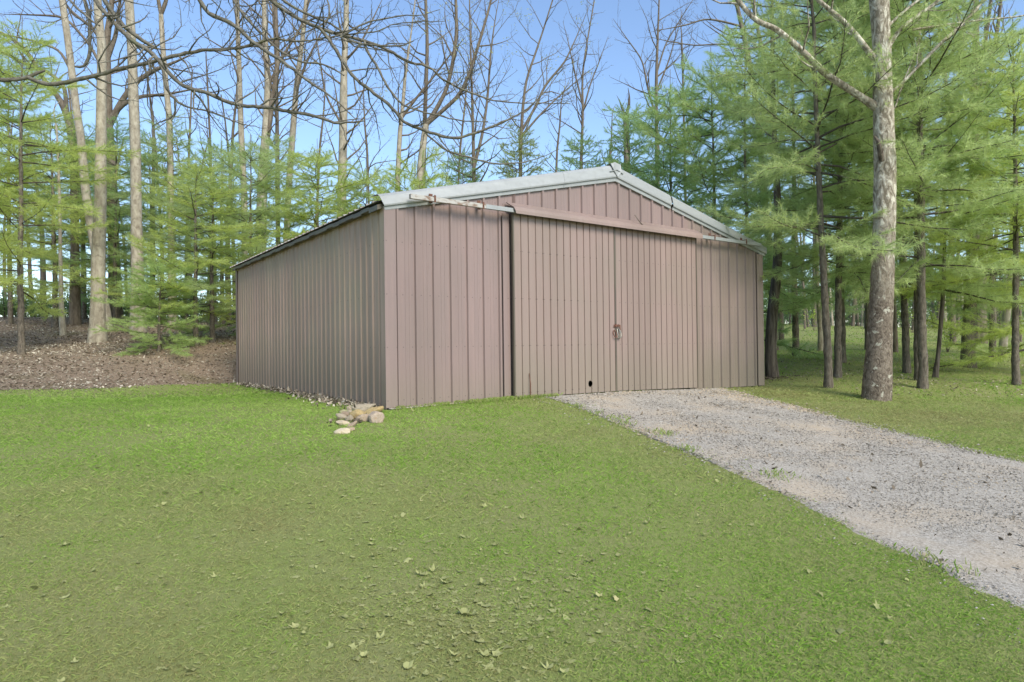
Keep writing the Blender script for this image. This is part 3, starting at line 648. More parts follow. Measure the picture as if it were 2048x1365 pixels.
# ------------------------------------------------------------------ stone pile at the barn corner
def stone(px, py, wpx, hpx, rot, colr, label, thick=.6, lift=0.0, seed=0, d=None):
    p = on_ground(px, py+hpx*.45)
    dd = depth(p[0], p[1]) if d is None else d
    rs = np.random.default_rng(seed); bm = bmesh.new(); bmesh.ops.create_icosphere(bm, subdivisions=3, radius=1)
    dirs = rs.normal(size=(11, 3)); dirs /= np.linalg.norm(dirs, axis=1)[:, None]; off = .62+.3*rs.random(11)
    for v in bm.verts:
        c = np.array(v.co); s_ = 1.0
        for q, o_ in zip(dirs, off):
            k_ = c@q
            if k_ > o_: s_ = min(s_, o_/k_)
        c = c*s_; v.co = c*(1+.03*math.sin(7*c[0]+5*c[1]+seed))
    me = bpy.data.meshes.new('stone'); bm.to_mesh(me); bm.free()
    a_ = wpx/F_PX*dd/2*1.45; hgt = hpx/F_PX*dd/2*1.7
    o = bpy.data.objects.new('stone', me); COL.objects.link(o)
    pos = P(px, py, dd)
    o.location = pos
    Rm = Matrix((tuple(R2), tuple(fw), (0, 0, 1))).transposed().to_4x4()
    o.matrix_world = Matrix.Translation(Vector(pos)) @ Rm @ Matrix.Rotation(rot, 4, 'Y') @ Matrix.Diagonal((a_, a_*thick, hgt, 1))
    me.transform(Matrix.Diagonal((1, 1, 1, 1)))
    me.materials.append(M_ROCK); o.color = (*colr, 1)
    tag(o, label, 'stone', 'stones piled at the barn corner'); return o
TAN, GREY, GOLD, PALE = (.47, .40, .29), (.44, .38, .28), (.50, .385, .19), (.66, .56, .40)
for i, a_ in enumerate([
    (725, 817, 44, 12, -.16, GREY, 'long flat grey stone lying highest in the pile at the barn corner', .5),
    (745, 824, 34, 11, -.42, GOLD, 'slanting flat golden stone on the right of the stone pile', .6),
    (751, 838, 26, 21, .25, (.50, .41, .32), 'largest rounded tan boulder at the right end of the stone pile', .8),
    (727, 838, 21, 14, -.2, (.47, .38, .28), 'smooth brown stone just left of the big rounded boulder', .8),
    (713, 833, 25, 16, -.3, GOLD, 'blocky golden stone in the middle of the stone pile', .8),
    (722, 824, 18, 9, -.5, GREY, 'grey stone wedged under the long flat top stone', .6),
    (685, 836, 24, 9, .45, GREY, 'narrow pale slab sloping down at the left end of the pile', .6),
    (698, 839, 12, 12, .5, GREY, 'small square grey stone touching the narrow sloping slab', .7),
    (690, 830, 12, 9, .1, (.36, .28, .20), 'small dark brown stone behind the narrow sloping slab', .7),
    (687, 848, 24, 8, .2, PALE, 'pale flat slab below the narrow sloping slab', .6),
    (699, 819, 12, 8, .1, TAN, 'small tan stone farthest back on the left of the pile', .7),
    (701, 827, 13, 8, -.1, TAN, 'small tan stone in the gap above the blocky golden stone', .7),
    (687, 825, 14, 7, -.3, (.40, .38, .22), 'mossy little stone on the left rim of the pile', .7),
    (703, 852, 20, 8, -.75, (.48, .38, .28), 'crumbly brown stone leaning in front of the pile', .5),
    (700, 861, 18, 7, -.3, (.52, .40, .29), 'rough reddish stone beside the pale foremost stone', .6),
    (686, 864, 26, 9, -.1, (.72, .63, .45), 'cream coloured foremost stone lying in the grass', .7)]):
    base_d = 8.55+(i % 3)*.02
    yb = a_[1]+a_[3]*.4; dd = (CAM[2]-(-.09))*F_PX/(yb+6-(682.5+.005936*F_PX+(1024-a_[0])*.01254))
    pg = on_ground(a_[0], a_[1]+a_[3]*.30+1.0); stone(*a_, seed=i+1, d=depth(pg[0], pg[1])+.01)
# ------------------------------------------------------------------ trees
def unit(v): v = np.asarray(v, float); return v/(np.linalg.norm(v)+1e-12)
def wander(p0, dr, length, n_, jit, trop=0.0, rs=RNG):
    pts = [np.asarray(p0, float)]; d_ = unit(dr); st = length/n_
    for i in range(n_):
        d_ = unit(d_+rs.normal(0, jit, 3)+np.array([0, 0, trop])); pts.append(pts[-1]+d_*st)
    return np.array(pts)
def side_dir(t, rs, ang):
    r = rs.normal(size=3); r -= t*(r@t); return unit(unit(t)*math.cos(ang)+unit(r)*math.sin(ang))
def grow(mb, path, rad, level, rs, spacing, ratio=.55, ang=.7, trop=.06, start=.15, rmin=.004, k=4, jit=.16, lens=None, tips=None):
    """children along a limb, recursively"""
    seg = np.linalg.norm(np.diff(path, axis=0), axis=1); L = seg.sum(); s_ = np.concatenate([[0], np.cumsum(seg)])
    if level <= 0 or L < .12: 
        if tips is not None: tips.append(path[-1])
        return
    u = start*L+rs.random()*spacing
    while u < L*.98:
        i = min(np.searchsorted(s_, u)-1, len(seg)-1); i = max(i, 0); f = (u-s_[i])/seg[i]; p = path[i]*(1-f)+path[i+1]*f; t_ = unit(path[i+1]-path[i])
        r = np.interp(u, s_, rad); cl = L*ratio*(1-.55*u/L)*(.5+rs.random()*.8)
        if lens: cl = min(cl, lens)
        cr = max(rmin, min(r*.55, cl*.018))
        c = wander(p, side_dir(t_, rs, ang*(.7+rs.random()*.6)), cl, 5 if level > 1 else 3, jit, trop, rs)
        rr_ = np.linspace(cr, rmin*.7, len(c)); mb.tube(c, rr_, k if level > 1 else 3, False)
        grow(mb, c, rr_, level-1, rs, spacing*.62, ratio, ang, trop, .2, rmin, 3, jit, lens, tips)
        u += spacing*(.5+rs.random())
def smooth_path(pts, rad, m):
    pts = np.asarray(pts, float); s_ = np.concatenate([[0], np.cumsum(np.linalg.norm(np.diff(pts, axis=0), axis=1))]); t_ = np.linspace(0, s_[-1], m)
    o = np.stack([np.interp(t_, s_, pts[:, i]) for i in range(3)], 1); r = np.interp(t_, s_, rad)
    for _ in range(2): o[1:-1] = o[1:-1]*.5+(o[:-2]+o[2:])*.25; r[1:-1] = r[1:-1]*.5+(r[:-2]+r[2:])*.25
    return o, r
def base_on(px, py, d):
    p = P(px, py, d); return np.array([p[0], p[1], float(GZ(p[0], p[1])[0])])
def fin(mb, name, mat, root, smooth=True):
    o = mb.build(name, mat, root, smooth); top = root.parent or root; o.data.transform(Matrix.Translation(-top.location)); return o

# --- bare deciduous trees traced from the photograph: (base px,py,depth), trunk pixels with widths, limbs
def tree_px(name, label, base, trunk, limbs=(), mat=None, group=None, cat='tree', seed=1, sp=.46, lvl=3, topup=True, flare=1.5, crown=(.35, 1.0), rmin=.0048, bud=0, rise=2.2, ext_k=None, k=10, sub=.8, clen=2.6, dd=0):
    rs = np.random.default_rng(seed); bx, by, d = base; b = base_on(bx, by, d)
    pts = [b-np.array([0, 0, .25]), b]; rad = [trunk[0][2]/2*d/F_PX*flare, trunk[0][2]/2*d/F_PX*flare*.95]
    for i, (x, y, w_) in enumerate(trunk):
        p = P(x, y, d); 
        if p[2] < b[2]+.15: continue
        pts.append(p); rad.append(w_/2*d/F_PX)
    if topup:
        v = unit(pts[-1]-pts[-2]); L_ = ext_k if ext_k else rise
        pts += [pts[-1]+v*L_+rs.normal(0, .1, 3), pts[-1]+v*L_*2+rs.normal(0, .2, 3)]; rad += [rad[-1]*.75, rad[-1]*.3]
    o, r = smooth_path(pts, rad, max(14, int(len(pts)*5)))
    root = empty(name, b, label, cat, group); mb = MB(); mb.tube(o, r, k, True, .06); fin(mb, 'trunk', mat, root)
    cm = MB(); tips = []
    for lb in limbs:
        lp_, lr = [], []
        for j, q in enumerate(lb):
            lp_.append(P(q[0], q[1], d+(q[3] if len(q) > 3 else dd*j))); lr.append(q[2]/2*d/F_PX)
        lp_.append(lp_[-1]*2-lp_[-2]+rs.normal(0, .1, 3)); lr.append(lr[-1]*.3)
        i0 = np.argmin(np.linalg.norm(o-lp_[0], axis=1)); lp_[0] = lp_[0]*.4+o[i0]*.6
        lo, lr2 = smooth_path(lp_, lr, len(lp_)*4); lm2 = MB(); lm2.tube(lo, np.maximum(lr2, rmin), 7, True)
        grow(lm2, lo, lr2, lvl-1, rs, sp*.8, .4, .75, .07, .2, rmin, 4, .16, clen, tips)
        fin(lm2, 'limb', M_SYC if mat is M_SYC else (M_TWIG if mat is not M_DBARK else M_GBARK), root)
    n0 = int(len(o)*crown[0]); grow(cm, o[n0:], r[n0:], lvl, rs, sp, .3, 1.0, .10, 0, rmin, 5, .15, clen, tips)
    if cm.v: fin(cm, 'branches', M_TWIG if mat is not M_DBARK else M_GBARK, root)
    if bud and tips:
        tips = np.array(tips); tips = tips[rs.random(len(tips)) < max(bud, 3/len(tips))][:4000]
        if not len(tips): tips = np.array([o[-1]])
        lv = MB(); N = len(tips)*4; c0 = np.repeat(tips, 4, 0)+rs.normal(0, .10, (N, 3)); a = rs.normal(size=(N, 3)); a /= np.linalg.norm(a, axis=1)[:, None]; b_ = np.cross(a, rs.normal(size=(N, 3))); b_ /= np.linalg.norm(b_, axis=1)[:, None]
        s_ = (.03+.035*rs.random((N, 1))); V = np.stack([c0-b_*s_*.3, c0+a*s_, c0+b_*s_*.3, c0-a*s_], 1); C = np.ones((N, 4, 4), np.float32); C[..., 0] = rs.random((N, 1))
        lv.add(V.reshape(-1, 3), np.arange(N*4).reshape(N, 4), C.reshape(-1, 4)); fin(lv, 'young_leaves', M_BUD, root, False)
    return root
T = tree_px
GL = 'bare trees behind the barn'
T('poplar_tree', 'pale straight poplar with a flared foot on the leafy bank left of the barn', (195, 686, 21), [(195, 640, 27), (197, 500, 25), (201, 400, 22), (202, 300, 20), (203, 180, 18), (204, 90, 16), (196, 30, 15), (193, -60, 13)], mat=M_DBARK, seed=11, crown=(.75, 1), flare=1.45, k=14)
T('poplar_tree', 'second pale straight poplar just right of the flared poplar, rising through the pines', (277, 650, 24), [(275, 560, 23), (273, 450, 21), (271, 300, 19), (267, 200, 19), (264, 100, 17), (258, 0, 16), (255, -70, 14)], mat=M_DBARK, seed=12, crown=(.7, 1), k=14)
T('poplar_tree', 'pale poplar leaning left out of the photo near the top left corner', (215, 655, 25), [(190, 500, 16), (172, 390, 17), (162, 280, 15), (150, 200, 14), (142, 130, 13), (133, 60, 13), (124, 0, 12), (116, -60, 10)], [[(145, 145, 6), (120, 100, 5), (60, 80, 4), (10, 70, 3)]], mat=M_DBARK, seed=13, crown=(.7, 1))
T('oak_tree', 'dark spreading oak with forked crooked limbs behind the pale poplars', (232, 650, 30), [(228, 500, 20), (222, 330, 20), (216, 250, 18), (215, 170, 15), (213, 80, 13), (222, 20, 10), (228, -40, 8)],
  [[(222, 245, 14), (245, 200, 11), (270, 165, 10), (310, 140, 8), (350, 125, 5)], [(222, 240, 11), (250, 205, 9), (285, 192, 7), (330, 190, 5), (380, 180, 3)], [(216, 120, 9), (232, 70, 8), (238, 20, 6), (244, -30, 4)], [(213, 110, 8), (190, 60, 6), (150, 30, 5), (110, -10, 4)], [(215, 160, 7), (180, 90, 5), (130, 33, 5), (60, 30, 3)]], mat=M_GBARK, seed=14, crown=(.5, 1))
T('oak_tree', 'crooked grey tree at the far left whose limbs arch right over the pale green pines', (150, 655, 27), [(150, 500, 16), (148, 300, 15), (135, 230, 13), (115, 190, 10), (90, 165, 8), (60, 110, 8), (30, 80, 7), (-10, 60, 6)], [[(135, 225, 9), (130, 170, 7), (90, 140, 6), (40, 125, 5), (-10, 95, 4)]], mat=M_GBARK, seed=15, crown=(.5, 1))
T('poplar_tree', 'slim pale tree forking at its top, right of the second straight poplar', (345, 640, 27), [(343, 500, 13), (341, 350, 12), (339, 240, 12), (332, 170, 10), (325, 90, 10), (322, 30, 9)], [[(322, 28, 8), (332, 5, 7), (338, -30, 5)], [(322, 28, 8), (316, 0, 7), (314, -40, 5)]], mat=M_DBARK, seed=16, crown=(.6, 1), topup=False)
T('poplar_tree', 'slim pale tree with broken side stubs behind the back corner of the barn', (492, 640, 28), [(490, 500, 12), (488, 380, 12), (482, 260, 11), (479, 160, 10), (476, 70, 9), (474, 0, 8)], mat=M_DBARK, seed=17, crown=(.55, 1), group=GL)
T('poplar_tree', 'stout tan twin trunk rising above the left roof edge of the barn', (524, 640, 27), [(522, 500, 20), (524, 380, 20), (530, 290, 17), (534, 220, 14), (536, 160, 12), (530, 80, 11), (528, 0, 9)], [[(530, 300, 13), (545, 200, 11), (556, 130, 10), (552, 60, 9), (550, -20, 7)], [(536, 180, 6), (560, 120, 5), (600, 60, 4), (620, 0, 3)]], mat=M_DBARK, seed=18, crown=(.4, 1), group=GL)
T('poplar_tree', 'tan trunk leaning slightly right beside the stout twin trunk', (572, 640, 29), [(573, 480, 13), (577, 380, 12), (586, 260, 12), (593, 170, 10), (605, 80, 9), (613, 0, 8)], [[(590, 190, 6), (610, 130, 5), (640, 70, 3)]], mat=M_DBARK, seed=19, crown=(.5, 1), group=GL)
T('poplar_tree', 'thin dark trunk between the tan trunk and the big mottled one', (557, 640, 31), [(556, 480, 9), (555, 350, 9), (554, 230, 7), (553, 150, 6), (549, 60, 5)], mat=M_GBARK, seed=20, crown=(.4, 1))
T('poplar_tree', 'straight yellowish trunk over the barn roof, wrapped in fine twigs', (682, 620, 26), [(682, 480, 19), (684, 370, 18), (686, 290, 16), (687, 200, 16), (688, 130, 12), (692, 60, 11), (693, 0, 10), (694, -50, 8)], [[(686, 250, 5), (650, 190, 4), (640, 120, 3)], [(690, 120, 5), (720, 90, 4), (745, 40, 3)]], mat=M_DBARK, seed=21, crown=(.25, 1), bud=.25)
T('poplar_tree', 'slender trunk kinked to the right, between the yellowish trunk and the forked tree', (795, 620, 28), [(794, 450, 10), (796, 340, 10), (800, 260, 9), (806, 210, 7), (810, 150, 6), (822, 70, 3)], [[(803, 240, 7), (830, 200, 5), (870, 150, 4), (900, 110, 3)]], mat=M_DBARK, seed=22, crown=(.4, 1))
T('poplar_tree', 'pale tree forking into two rising limbs above the left half of the roof', (838, 620, 27), [(838, 450, 15), (840, 340, 14), (846, 290, 13), (852, 250, 12)], [[(852, 252, 11), (872, 220, 9), (893, 180, 8), (905, 130, 8), (913, 70, 7), (912, 10, 6), (910, -30, 5)], [(853, 248, 9), (885, 222, 8), (920, 190, 8), (940, 145, 7), (960, 80, 6), (980, 10, 5), (988, -30, 3)]], mat=M_DBARK, seed=23, crown=(.75, 1), topup=False, bud=.45)
T('poplar_tree', 'straight dark trunk just behind the pale forked tree', (846, 620, 30), [(846, 450, 9), (848, 300, 8), (851, 200, 8), (855, 90, 7), (851, 0, 6)], mat=M_GBARK, seed=24, crown=(.4, 1), bud=.1)
T('maple_tree', 'dark forked maple with yellow green buds left of the roof peak', (950, 610, 27), [(950, 450, 8), (948, 360, 8), (946, 250, 6), (943, 160, 5), (940, 60, 3)], [[(948, 330, 7), (965, 270, 6), (975, 200, 5), (982, 100, 4), (990, 40, 2)]], mat=M_GBARK, seed=25, crown=(.35, 1), bud=.5)
T('maple_tree', 'wide V shaped maple rising directly behind the cone shaped pine near the roof peak', (1040, 610, 28), [(1040, 450, 8), (1041, 340, 8), (1042, 270, 7), (1046, 210, 6), (1052, 160, 5), (1070, 110, 4), (1090, 50, 3)], [[(1043, 265, 6), (1068, 220, 5), (1090, 170, 5), (1130, 125, 4), (1155, 70, 2)], [(1043, 270, 5), (1075, 235, 4), (1110, 200, 3), (1150, 165, 2)]], mat=M_GBARK, seed=26, crown=(.5, 1), bud=.4)
T('maple_tree', 'thin bare maple with a narrow twiggy top just left of the roof peak', (1160, 610, 30), [(1160, 450, 6), (1162, 320, 6), (1166, 230, 5), (1164, 150, 4), (1175, 80, 3)], [[(1166, 225, 4), (1180, 170, 3), (1200, 120, 2)], [(1163, 200, 4), (1148, 140, 3), (1138, 90, 2)]], mat=M_GBARK, seed=27, crown=(.5, 1))
T('tree_snag', 'broken dead trunk with a splintered fork above the roof peak', (1256, 610, 31), [(1254, 450, 12), (1253, 320, 11), (1252, 250, 10), (1251, 235, 9)], [[(1252, 240, 8), (1258, 210, 6), (1259, 193, 3)], [(1251, 240, 5), (1244, 215, 4), (1240, 205, 2)]], mat=M_GBARK, seed=28, topup=False, crown=(.95, 1), lvl=1, cat='dead tree')
T('maple_tree', 'bare maple with a wide web of dark twigs right of the broken trunk', (1318, 610, 30), [(1316, 450, 9), (1314, 300, 8), (1312, 220, 7), (1313, 140, 6), (1316, 60, 4), (1318, 10, 3)], [[(1313, 235, 5), (1296, 180, 4), (1285, 120, 3), (1255, 80, 2)], [(1313, 190, 4), (1335, 130, 3), (1350, 80, 2)], [(1313, 150, 4), (1330, 90, 3), (1360, 40, 2)]], mat=M_GBARK, seed=29, crown=(.4, 1))
T('poplar_tree', 'long grey trunk leaning left behind the pines right of the roof peak', (1548, 600, 25), [(1535, 450, 11), (1524, 330, 11), (1516, 230, 10), (1505, 160, 10), (1492, 90, 9), (1478, 30, 8), (1468, -20, 7)], [[(1480, 48, 4), (1440, 42, 4), (1410, 38, 3), (1375, 50, 3), (1345, 56, 2)], [(1490, 92, 4), (1440, 88, 3), (1390, 92, 2.5), (1340, 84, 2)]], mat=M_GBARK, seed=30, crown=(.6, 1))
T('poplar_tree', 'thinner grey trunk close right of the long leaning trunk', (1562, 600, 27), [(1556, 450, 8), (1545, 240, 8), (1530, 130, 8), (1510, 30, 6)], mat=M_GBARK, seed=31, crown=(.6, 1))
T('maple_tree', 'tall grey maple forking into several upright limbs behind the pines at the far right', (1962, 640, 27), [(1960, 450, 15), (1957, 320, 15), (1953, 230, 14)], [[(1952, 232, 10), (1945, 180, 8), (1926, 130, 8), (1922, 60, 7), (1911, 0, 6), (1905, -40, 4)], [(1954, 225, 9), (1962, 160, 8), (1968, 100, 8), (1978, 30, 7), (1985, -30, 5)], [(1955, 235, 8), (1975, 170, 8), (1990, 90, 7), (2000, 20, 6), (2005, -30, 4)], [(1956, 260, 5), (1990, 200, 4), (2030, 140, 3), (2060, 90, 3)]], mat=M_GBARK, seed=32, crown=(.85, 1), topup=False)
T('poplar_tree', 'thin grey trunk standing between the sycamore and the forked maple at upper right', (1905, 640, 26), [(1902, 450, 9), (1898, 250, 9), (1890, 150, 7), (1880, 60, 6), (1862, 0, 4)], mat=M_GBARK, seed=33, crown=(.5, 1))
T('sapling', 'thin bare sapling reaching up at the right edge of the photo', (2040, 640, 28), [(2038, 450, 4), (2034, 250, 4), (2040, 130, 3)], mat=M_GBARK, seed=34, crown=(.4, 1), ext_k=.6)
T('sapling', 'thin pale sapling trunk leaning left, between the dark pine trunk and the flared poplar', (126, 672, 24), [(122, 600, 9), (121, 520, 7), (120, 430, 6), (117, 330, 5), (113, 250, 3)], mat=M_DBARK, seed=35, crown=(.5, 1), ext_k=.5, lvl=2)
for i, (px, py, d, lean, label) in enumerate([(372, 640, 30, 4, 'thin bare sapling behind the low pine branches left of the barn'), (430, 640, 31, -6, 'bare sapling close to the back corner of the barn'), (627, 620, 30, 8, 'thin bare tree over the roof slope between the tan and the yellowish trunks'),
    (742, 620, 31, -5, 'thin bare tree right of the yellowish trunk'), (905, 620, 32, 10, 'thin bare tree in the gap between the forked tree and the dark maple'), (1105, 620, 33, 6, 'thin bare tree right of the cone shaped pine'), (1375, 620, 32, -4, 'thin bare tree whose top shows over the pine crowns right of the roof peak'),
    (1215, 620, 34, 3, 'thin low bare tree just left of the roof peak')]):
    hgt = [150, 110, 170, 190, 150, 190, 60, 240][i]
    T('sapling', label, (px, py, d), [(px, 500, 5), (px+lean, 400, 5), (px+lean*1.5, 300, 4.5), (px+lean*2.5, hgt+60, 3.5), (px+lean*3, hgt, 2)], mat=M_GBARK, seed=50+i, crown=(.35, 1), ext_k=.4, bud=.12 if i in (2, 3, 4, 5) else 0)

# --- the big sycamore on the right
syc = T('sycamore_tree', 'big mottled sycamore with flaking bark standing beside the gravel driveway', (1752, 800, 12.5), [(1755, 760, 54), (1758, 700, 47), (1763, 600, 43), (1767, 500, 41), (1769, 430, 41), (1770, 330, 40), (1768, 260, 38), (1766, 215, 37), (1765, 150, 34), (1763, 80, 33), (1758, 0, 36), (1752, -150, 30), (1756, -350, 22)],
  [[(1752, 215, 22), (1735, 203, 15), (1700, 180, 14), (1650, 148, 13), (1606, 103, 12), (1570, 72, 11), (1545, 53, 11), (1522, 48, 10), (1500, 30, 10), (1475, 0, 9), (1440, -50, 7)],
   [(1755, 125, 18), (1743, 112, 12), (1720, 80, 11), (1690, 45, 10), (1660, 20, 9), (1635, 0, 8), (1590, -60, 6)],
   [(1775, 195, 10), (1790, 182, 6), (1830, 140, 6), (1880, 88, 7), (1925, 50, 7), (1965, 5, 6), (2000, -60, 5)],
   [(1920, 55, 5), (1950, 42, 4), (1990, 38, 3), (2048, 33, 3)],
   [(1768, 125, 14), (1776, 95, 9), (1800, 58, 8), (1835, 32, 8), (1875, 5, 7), (1920, -50, 5)],
   [(1775, 60, 7), (1800, 30, 5), (1850, -10, 5)],
   [(1778, 240, 4), (1792, 215, 3), (1800, 180, 3), (1825, 120, 2)]], mat=M_SYC, seed=60, crown=(.8, 1), flare=1.04, k=22, rmin=.004, sp=.55, topup=False, clen=1.3)
for c in syc.children:
    if c.name.startswith('branches'): c.data.materials[0] = M_SYC
mb = MB(); p0 = P(1763, 322, 12.25); p1 = P(1760, 300, 12.12); p2 = P(1756, 283, 12.1); p3 = P(1748, 272, 12.08); mb.tube([p0, p1, p2, p3], [.05, .045, .04, .012], 7, True, .3); o = fin(mb, 'broken_stub', M_SHAG, syc)
# --- right hand trunks without pine crowns
T('locust_tree', 'shaggy dark trunk with deeply furrowed bark standing right beside the barn corner', (1545, 755, 16.5), [(1543, 735, 24), (1541, 700, 22), (1543, 655, 22), (1547, 600, 20), (1553, 560, 19), (1556, 500, 17), (1556, 430, 15), (1552, 330, 12), (1548, 250, 9)], mat=M_SHAG, seed=61, crown=(.5, 1), flare=1.25, k=16)
T('tulip_tree', 'stout brown trunk with a flared foot, widest tree at mid distance right of the sycamore', (1937, 735, 19), [(1936, 715, 25), (1937, 660, 23), (1941, 600, 22), (1945, 545, 22), (1948, 450, 19), (1948, 330, 17), (1946, 200, 14)], mat=M_GBARK, seed=62, crown=(.6, 1), flare=1.3, k=16)
T('poplar_tree', 'pale grey leaning trunk far right on the lawn', (2005, 712, 22), [(2006, 690, 15), (2012, 640, 14), (2018, 590, 13), (2024, 540, 12), (2028, 400, 11)], mat=M_DBARK, seed=63, crown=(.6, 1), flare=1.15)
T('poplar_tree', 'slanting grey trunk just behind the stout flared trunk', (1954, 665, 27), [(1956, 650, 14), (1962, 610, 14), (1968, 560, 13), (1972, 450, 12)], mat=M_GBARK, seed=64, crown=(.6, 1), flare=1.15)
T('young_oak', 'small crooked trunk with a dark hollow foot right of the twin pine trunks', (1870, 757, 16), [(1871, 745, 11), (1876, 715, 8), (1880, 670, 8), (1884, 620, 8), (1887, 570, 7), (1889, 500, 6), (1890, 420, 4)], mat=M_SHAG, seed=65, crown=(.6, 1), flare=1.2, lvl=2, ext_k=.5)
T('sapling', 'pale slender leaning trunk seen just left of the front pine trunks', (1641, 690, 24), [(1641, 670, 9), (1638, 620, 9), (1635, 585, 8), (1633, 480, 7)], mat=M_DBARK, seed=66, crown=(.7, 1), lvl=2)
T('sapling', 'grey trunk half hidden behind the right side of the sycamore', (1791, 695, 23), [(1790, 660, 8), (1788, 600, 8), (1786, 500, 7)], mat=M_GBARK, seed=67, crown=(.7, 1), lvl=2)

# --- pines: shared crowns, each built once
def make_pine(seed, hgt, z0, R, step=.42, nb=5, trunk_r=.10, tuft=11, nl=.20, up=.18):
    rs = np.random.default_rng(seed); tm, cmb, nm = MB(), MB(), MB()
    bend = np.cumsum(rs.normal(0, .014, (int(hgt/.5)+2, 2)), 0); zz = np.arange(len(bend))*.5
    tp_ = np.stack([bend[:, 0]-bend[0, 0], bend[:, 1]-bend[0, 1], zz], 1); tp_[0, 2] = -.2; tr_ = trunk_r*np.clip(1-zz/(hgt+.3), .06, 1)**.8
    tr_ = tr_*(1+.12*np.exp(-zz/.25))
    fine = np.arange(-.2, zz[-1], .14); tpf = np.stack([np.interp(fine, zz, tp_[:, i]) if i < 2 else fine for i in range(3)], 1); trf = np.interp(fine, zz, tr_)
    trf *= 1+.15*(np.abs((fine % .62)-.1) < .07); tm.tube(tpf, trf, 10, True, .08)
    tu = []       # (pos, dir)
    z = z0
    while z < hgt-.2:
        f = (z-z0)/(hgt-z0); Lb = R*(1-f)**.44*(.75+.5*rs.random())+.25; ph = rs.random()*6.28
        for j in range(nb):
            if f < .15 and rs.random() < .3: continue
            a = ph+j*6.283/nb+rs.normal(0, .25); L_ = Lb*(.55+.6*rs.random()); el = up+.35*f+rs.normal(0, .17)-.25*(f < .2)
            zj = z+rs.normal(0, .10); p0 = np.array([np.interp(zj, zz, tp_[:, 0]), np.interp(zj, zz, tp_[:, 1]), zj]); d_ = np.array([math.cos(a)*math.cos(el), math.sin(a)*math.cos(el), math.sin(el)])
            n_ = 6; pts = [p0]; dd_ = d_.copy()
            for q in range(n_):
                dd_ = unit(dd_+rs.normal(0, .09, 3)+np.array([0, 0, .10*(q > 2)-.04])); pts.append(pts[-1]+dd_*L_/n_)
            pts = np.array(pts); rb_ = .006+.0065*L_; cmb.tube(pts, np.linspace(rb_, .004, n_+1), 4, False)
            ns = max(3, int(L_/.13))
            for q in range(ns):
                u = .22+.78*(q+rs.random()*.7)/ns; 
                if u > 1: continue
                ii = min(int(u*n_), n_-1); fr_ = u*n_-ii; p = pts[ii]*(1-fr_)+pts[ii+1]*fr_; t_ = unit(pts[ii+1]-pts[ii])
                sd_ = unit(np.cross(t_, [0, 0, 1])); sgn = 1 if q % 2 else -1
                d2 = unit(t_*.75+sd_*sgn*(.6+.3*rs.random())+np.array([0, 0, .14+rs.normal(0, .32)])); l2 = (.16+.34*L_*(1-u)*rs.random()+.26*rs.random())
                e = p+d2*l2; cmb.tube([p, e], [.005, .003], 3, False)
                nt = max(2, int(l2/.075))
                for w_ in range(nt): v_ = (w_+1)/nt; tu.append((p+d2*l2*v_, unit(d2+rs.normal(0, .18, 3))))
            tu.append((pts[-1], unit(dd_)))
        z += step*(.75+.5*rs.random())
    for q in range(14): tu.append((np.array([tp_[-1, 0], tp_[-1, 1], hgt-.05*q]), unit(np.array([rs.normal(0, .7), rs.normal(0, .7), 1]))))
    TP = np.array([t_[0] for t_ in tu]); TD = np.array([t_[1] for t_ in tu]); N = len(TP)*tuft
    c0 = np.repeat(TP, tuft, 0); dr = np.repeat(TD, tuft, 0)+rs.normal(0, .62, (N, 3)); dr /= np.linalg.norm(dr, axis=1)[:, None]; dr[:, 2] -= .12
    sd_ = np.cross(dr, rs.normal(size=(N, 3))); sd_ /= np.linalg.norm(sd_, axis=1)[:, None]
    l_ = nl*(.6+.6*rs.random((N, 1))); w_ = .0042; c0 = c0-np.repeat(TD, tuft, 0)*rs.random((N, 1))*.07
    V = np.stack([c0-sd_*w_, c0+sd_*w_, c0+dr*l_], 1); C = np.ones((N, 3, 4), np.float32)
    cl = np.repeat(np.clip(rs.normal(.45, .22, len(TP)), 0, 1), tuft); C[..., 0] = np.clip(cl+rs.normal(0, .12, N), 0, 1)[:, None]
    nm.add(V.reshape(-1, 3), np.arange(N*3).reshape(N, 3), C.reshape(-1, 4))
    obs = []
    for mbx, nme, mt, sm in ((tm, 'trunk', M_PBARK, True), (cmb, 'limbs', M_TWIG_D, True), (nm, 'needles', M_NEEDLE, False)):
        o = mbx.build(nme, mt, None, sm); obs.append(o)
    return obs, len(TP)*tuft
M_TWIG_D = mat_bark('pine_limb_bark', (.055, .047, .038), (.11, .095, .075), 12, .5, .2)
PROTO = {}
for key, a in {'tall': dict(seed=1, hgt=11, z0=3.2, R=2.7, step=.46, nb=5, trunk_r=.09, tuft=16), 'tall2': dict(seed=2, hgt=13, z0=3.0, R=2.8, step=.50, nb=5, trunk_r=.10, tuft=16),
               'mid': dict(seed=3, hgt=8, z0=1.1, R=2.8, step=.46, nb=5, trunk_r=.085, tuft=17), 'low': dict(seed=4, hgt=5.2, z0=.45, R=2.5, step=.36, nb=6, trunk_r=.07, tuft=18, up=.08),
               'airy': dict(seed=5, hgt=10, z0=2.2, R=2.9, step=.62, nb=5, trunk_r=.095, tuft=14), 'cone': dict(seed=6, hgt=7.5, z0=1.0, R=2.0, step=.34, nb=7, trunk_r=.08, tuft=18, nl=.11)}.items():
    obs, nn_ = make_pine(**a); PROTO[key] = obs
used_proto = set()
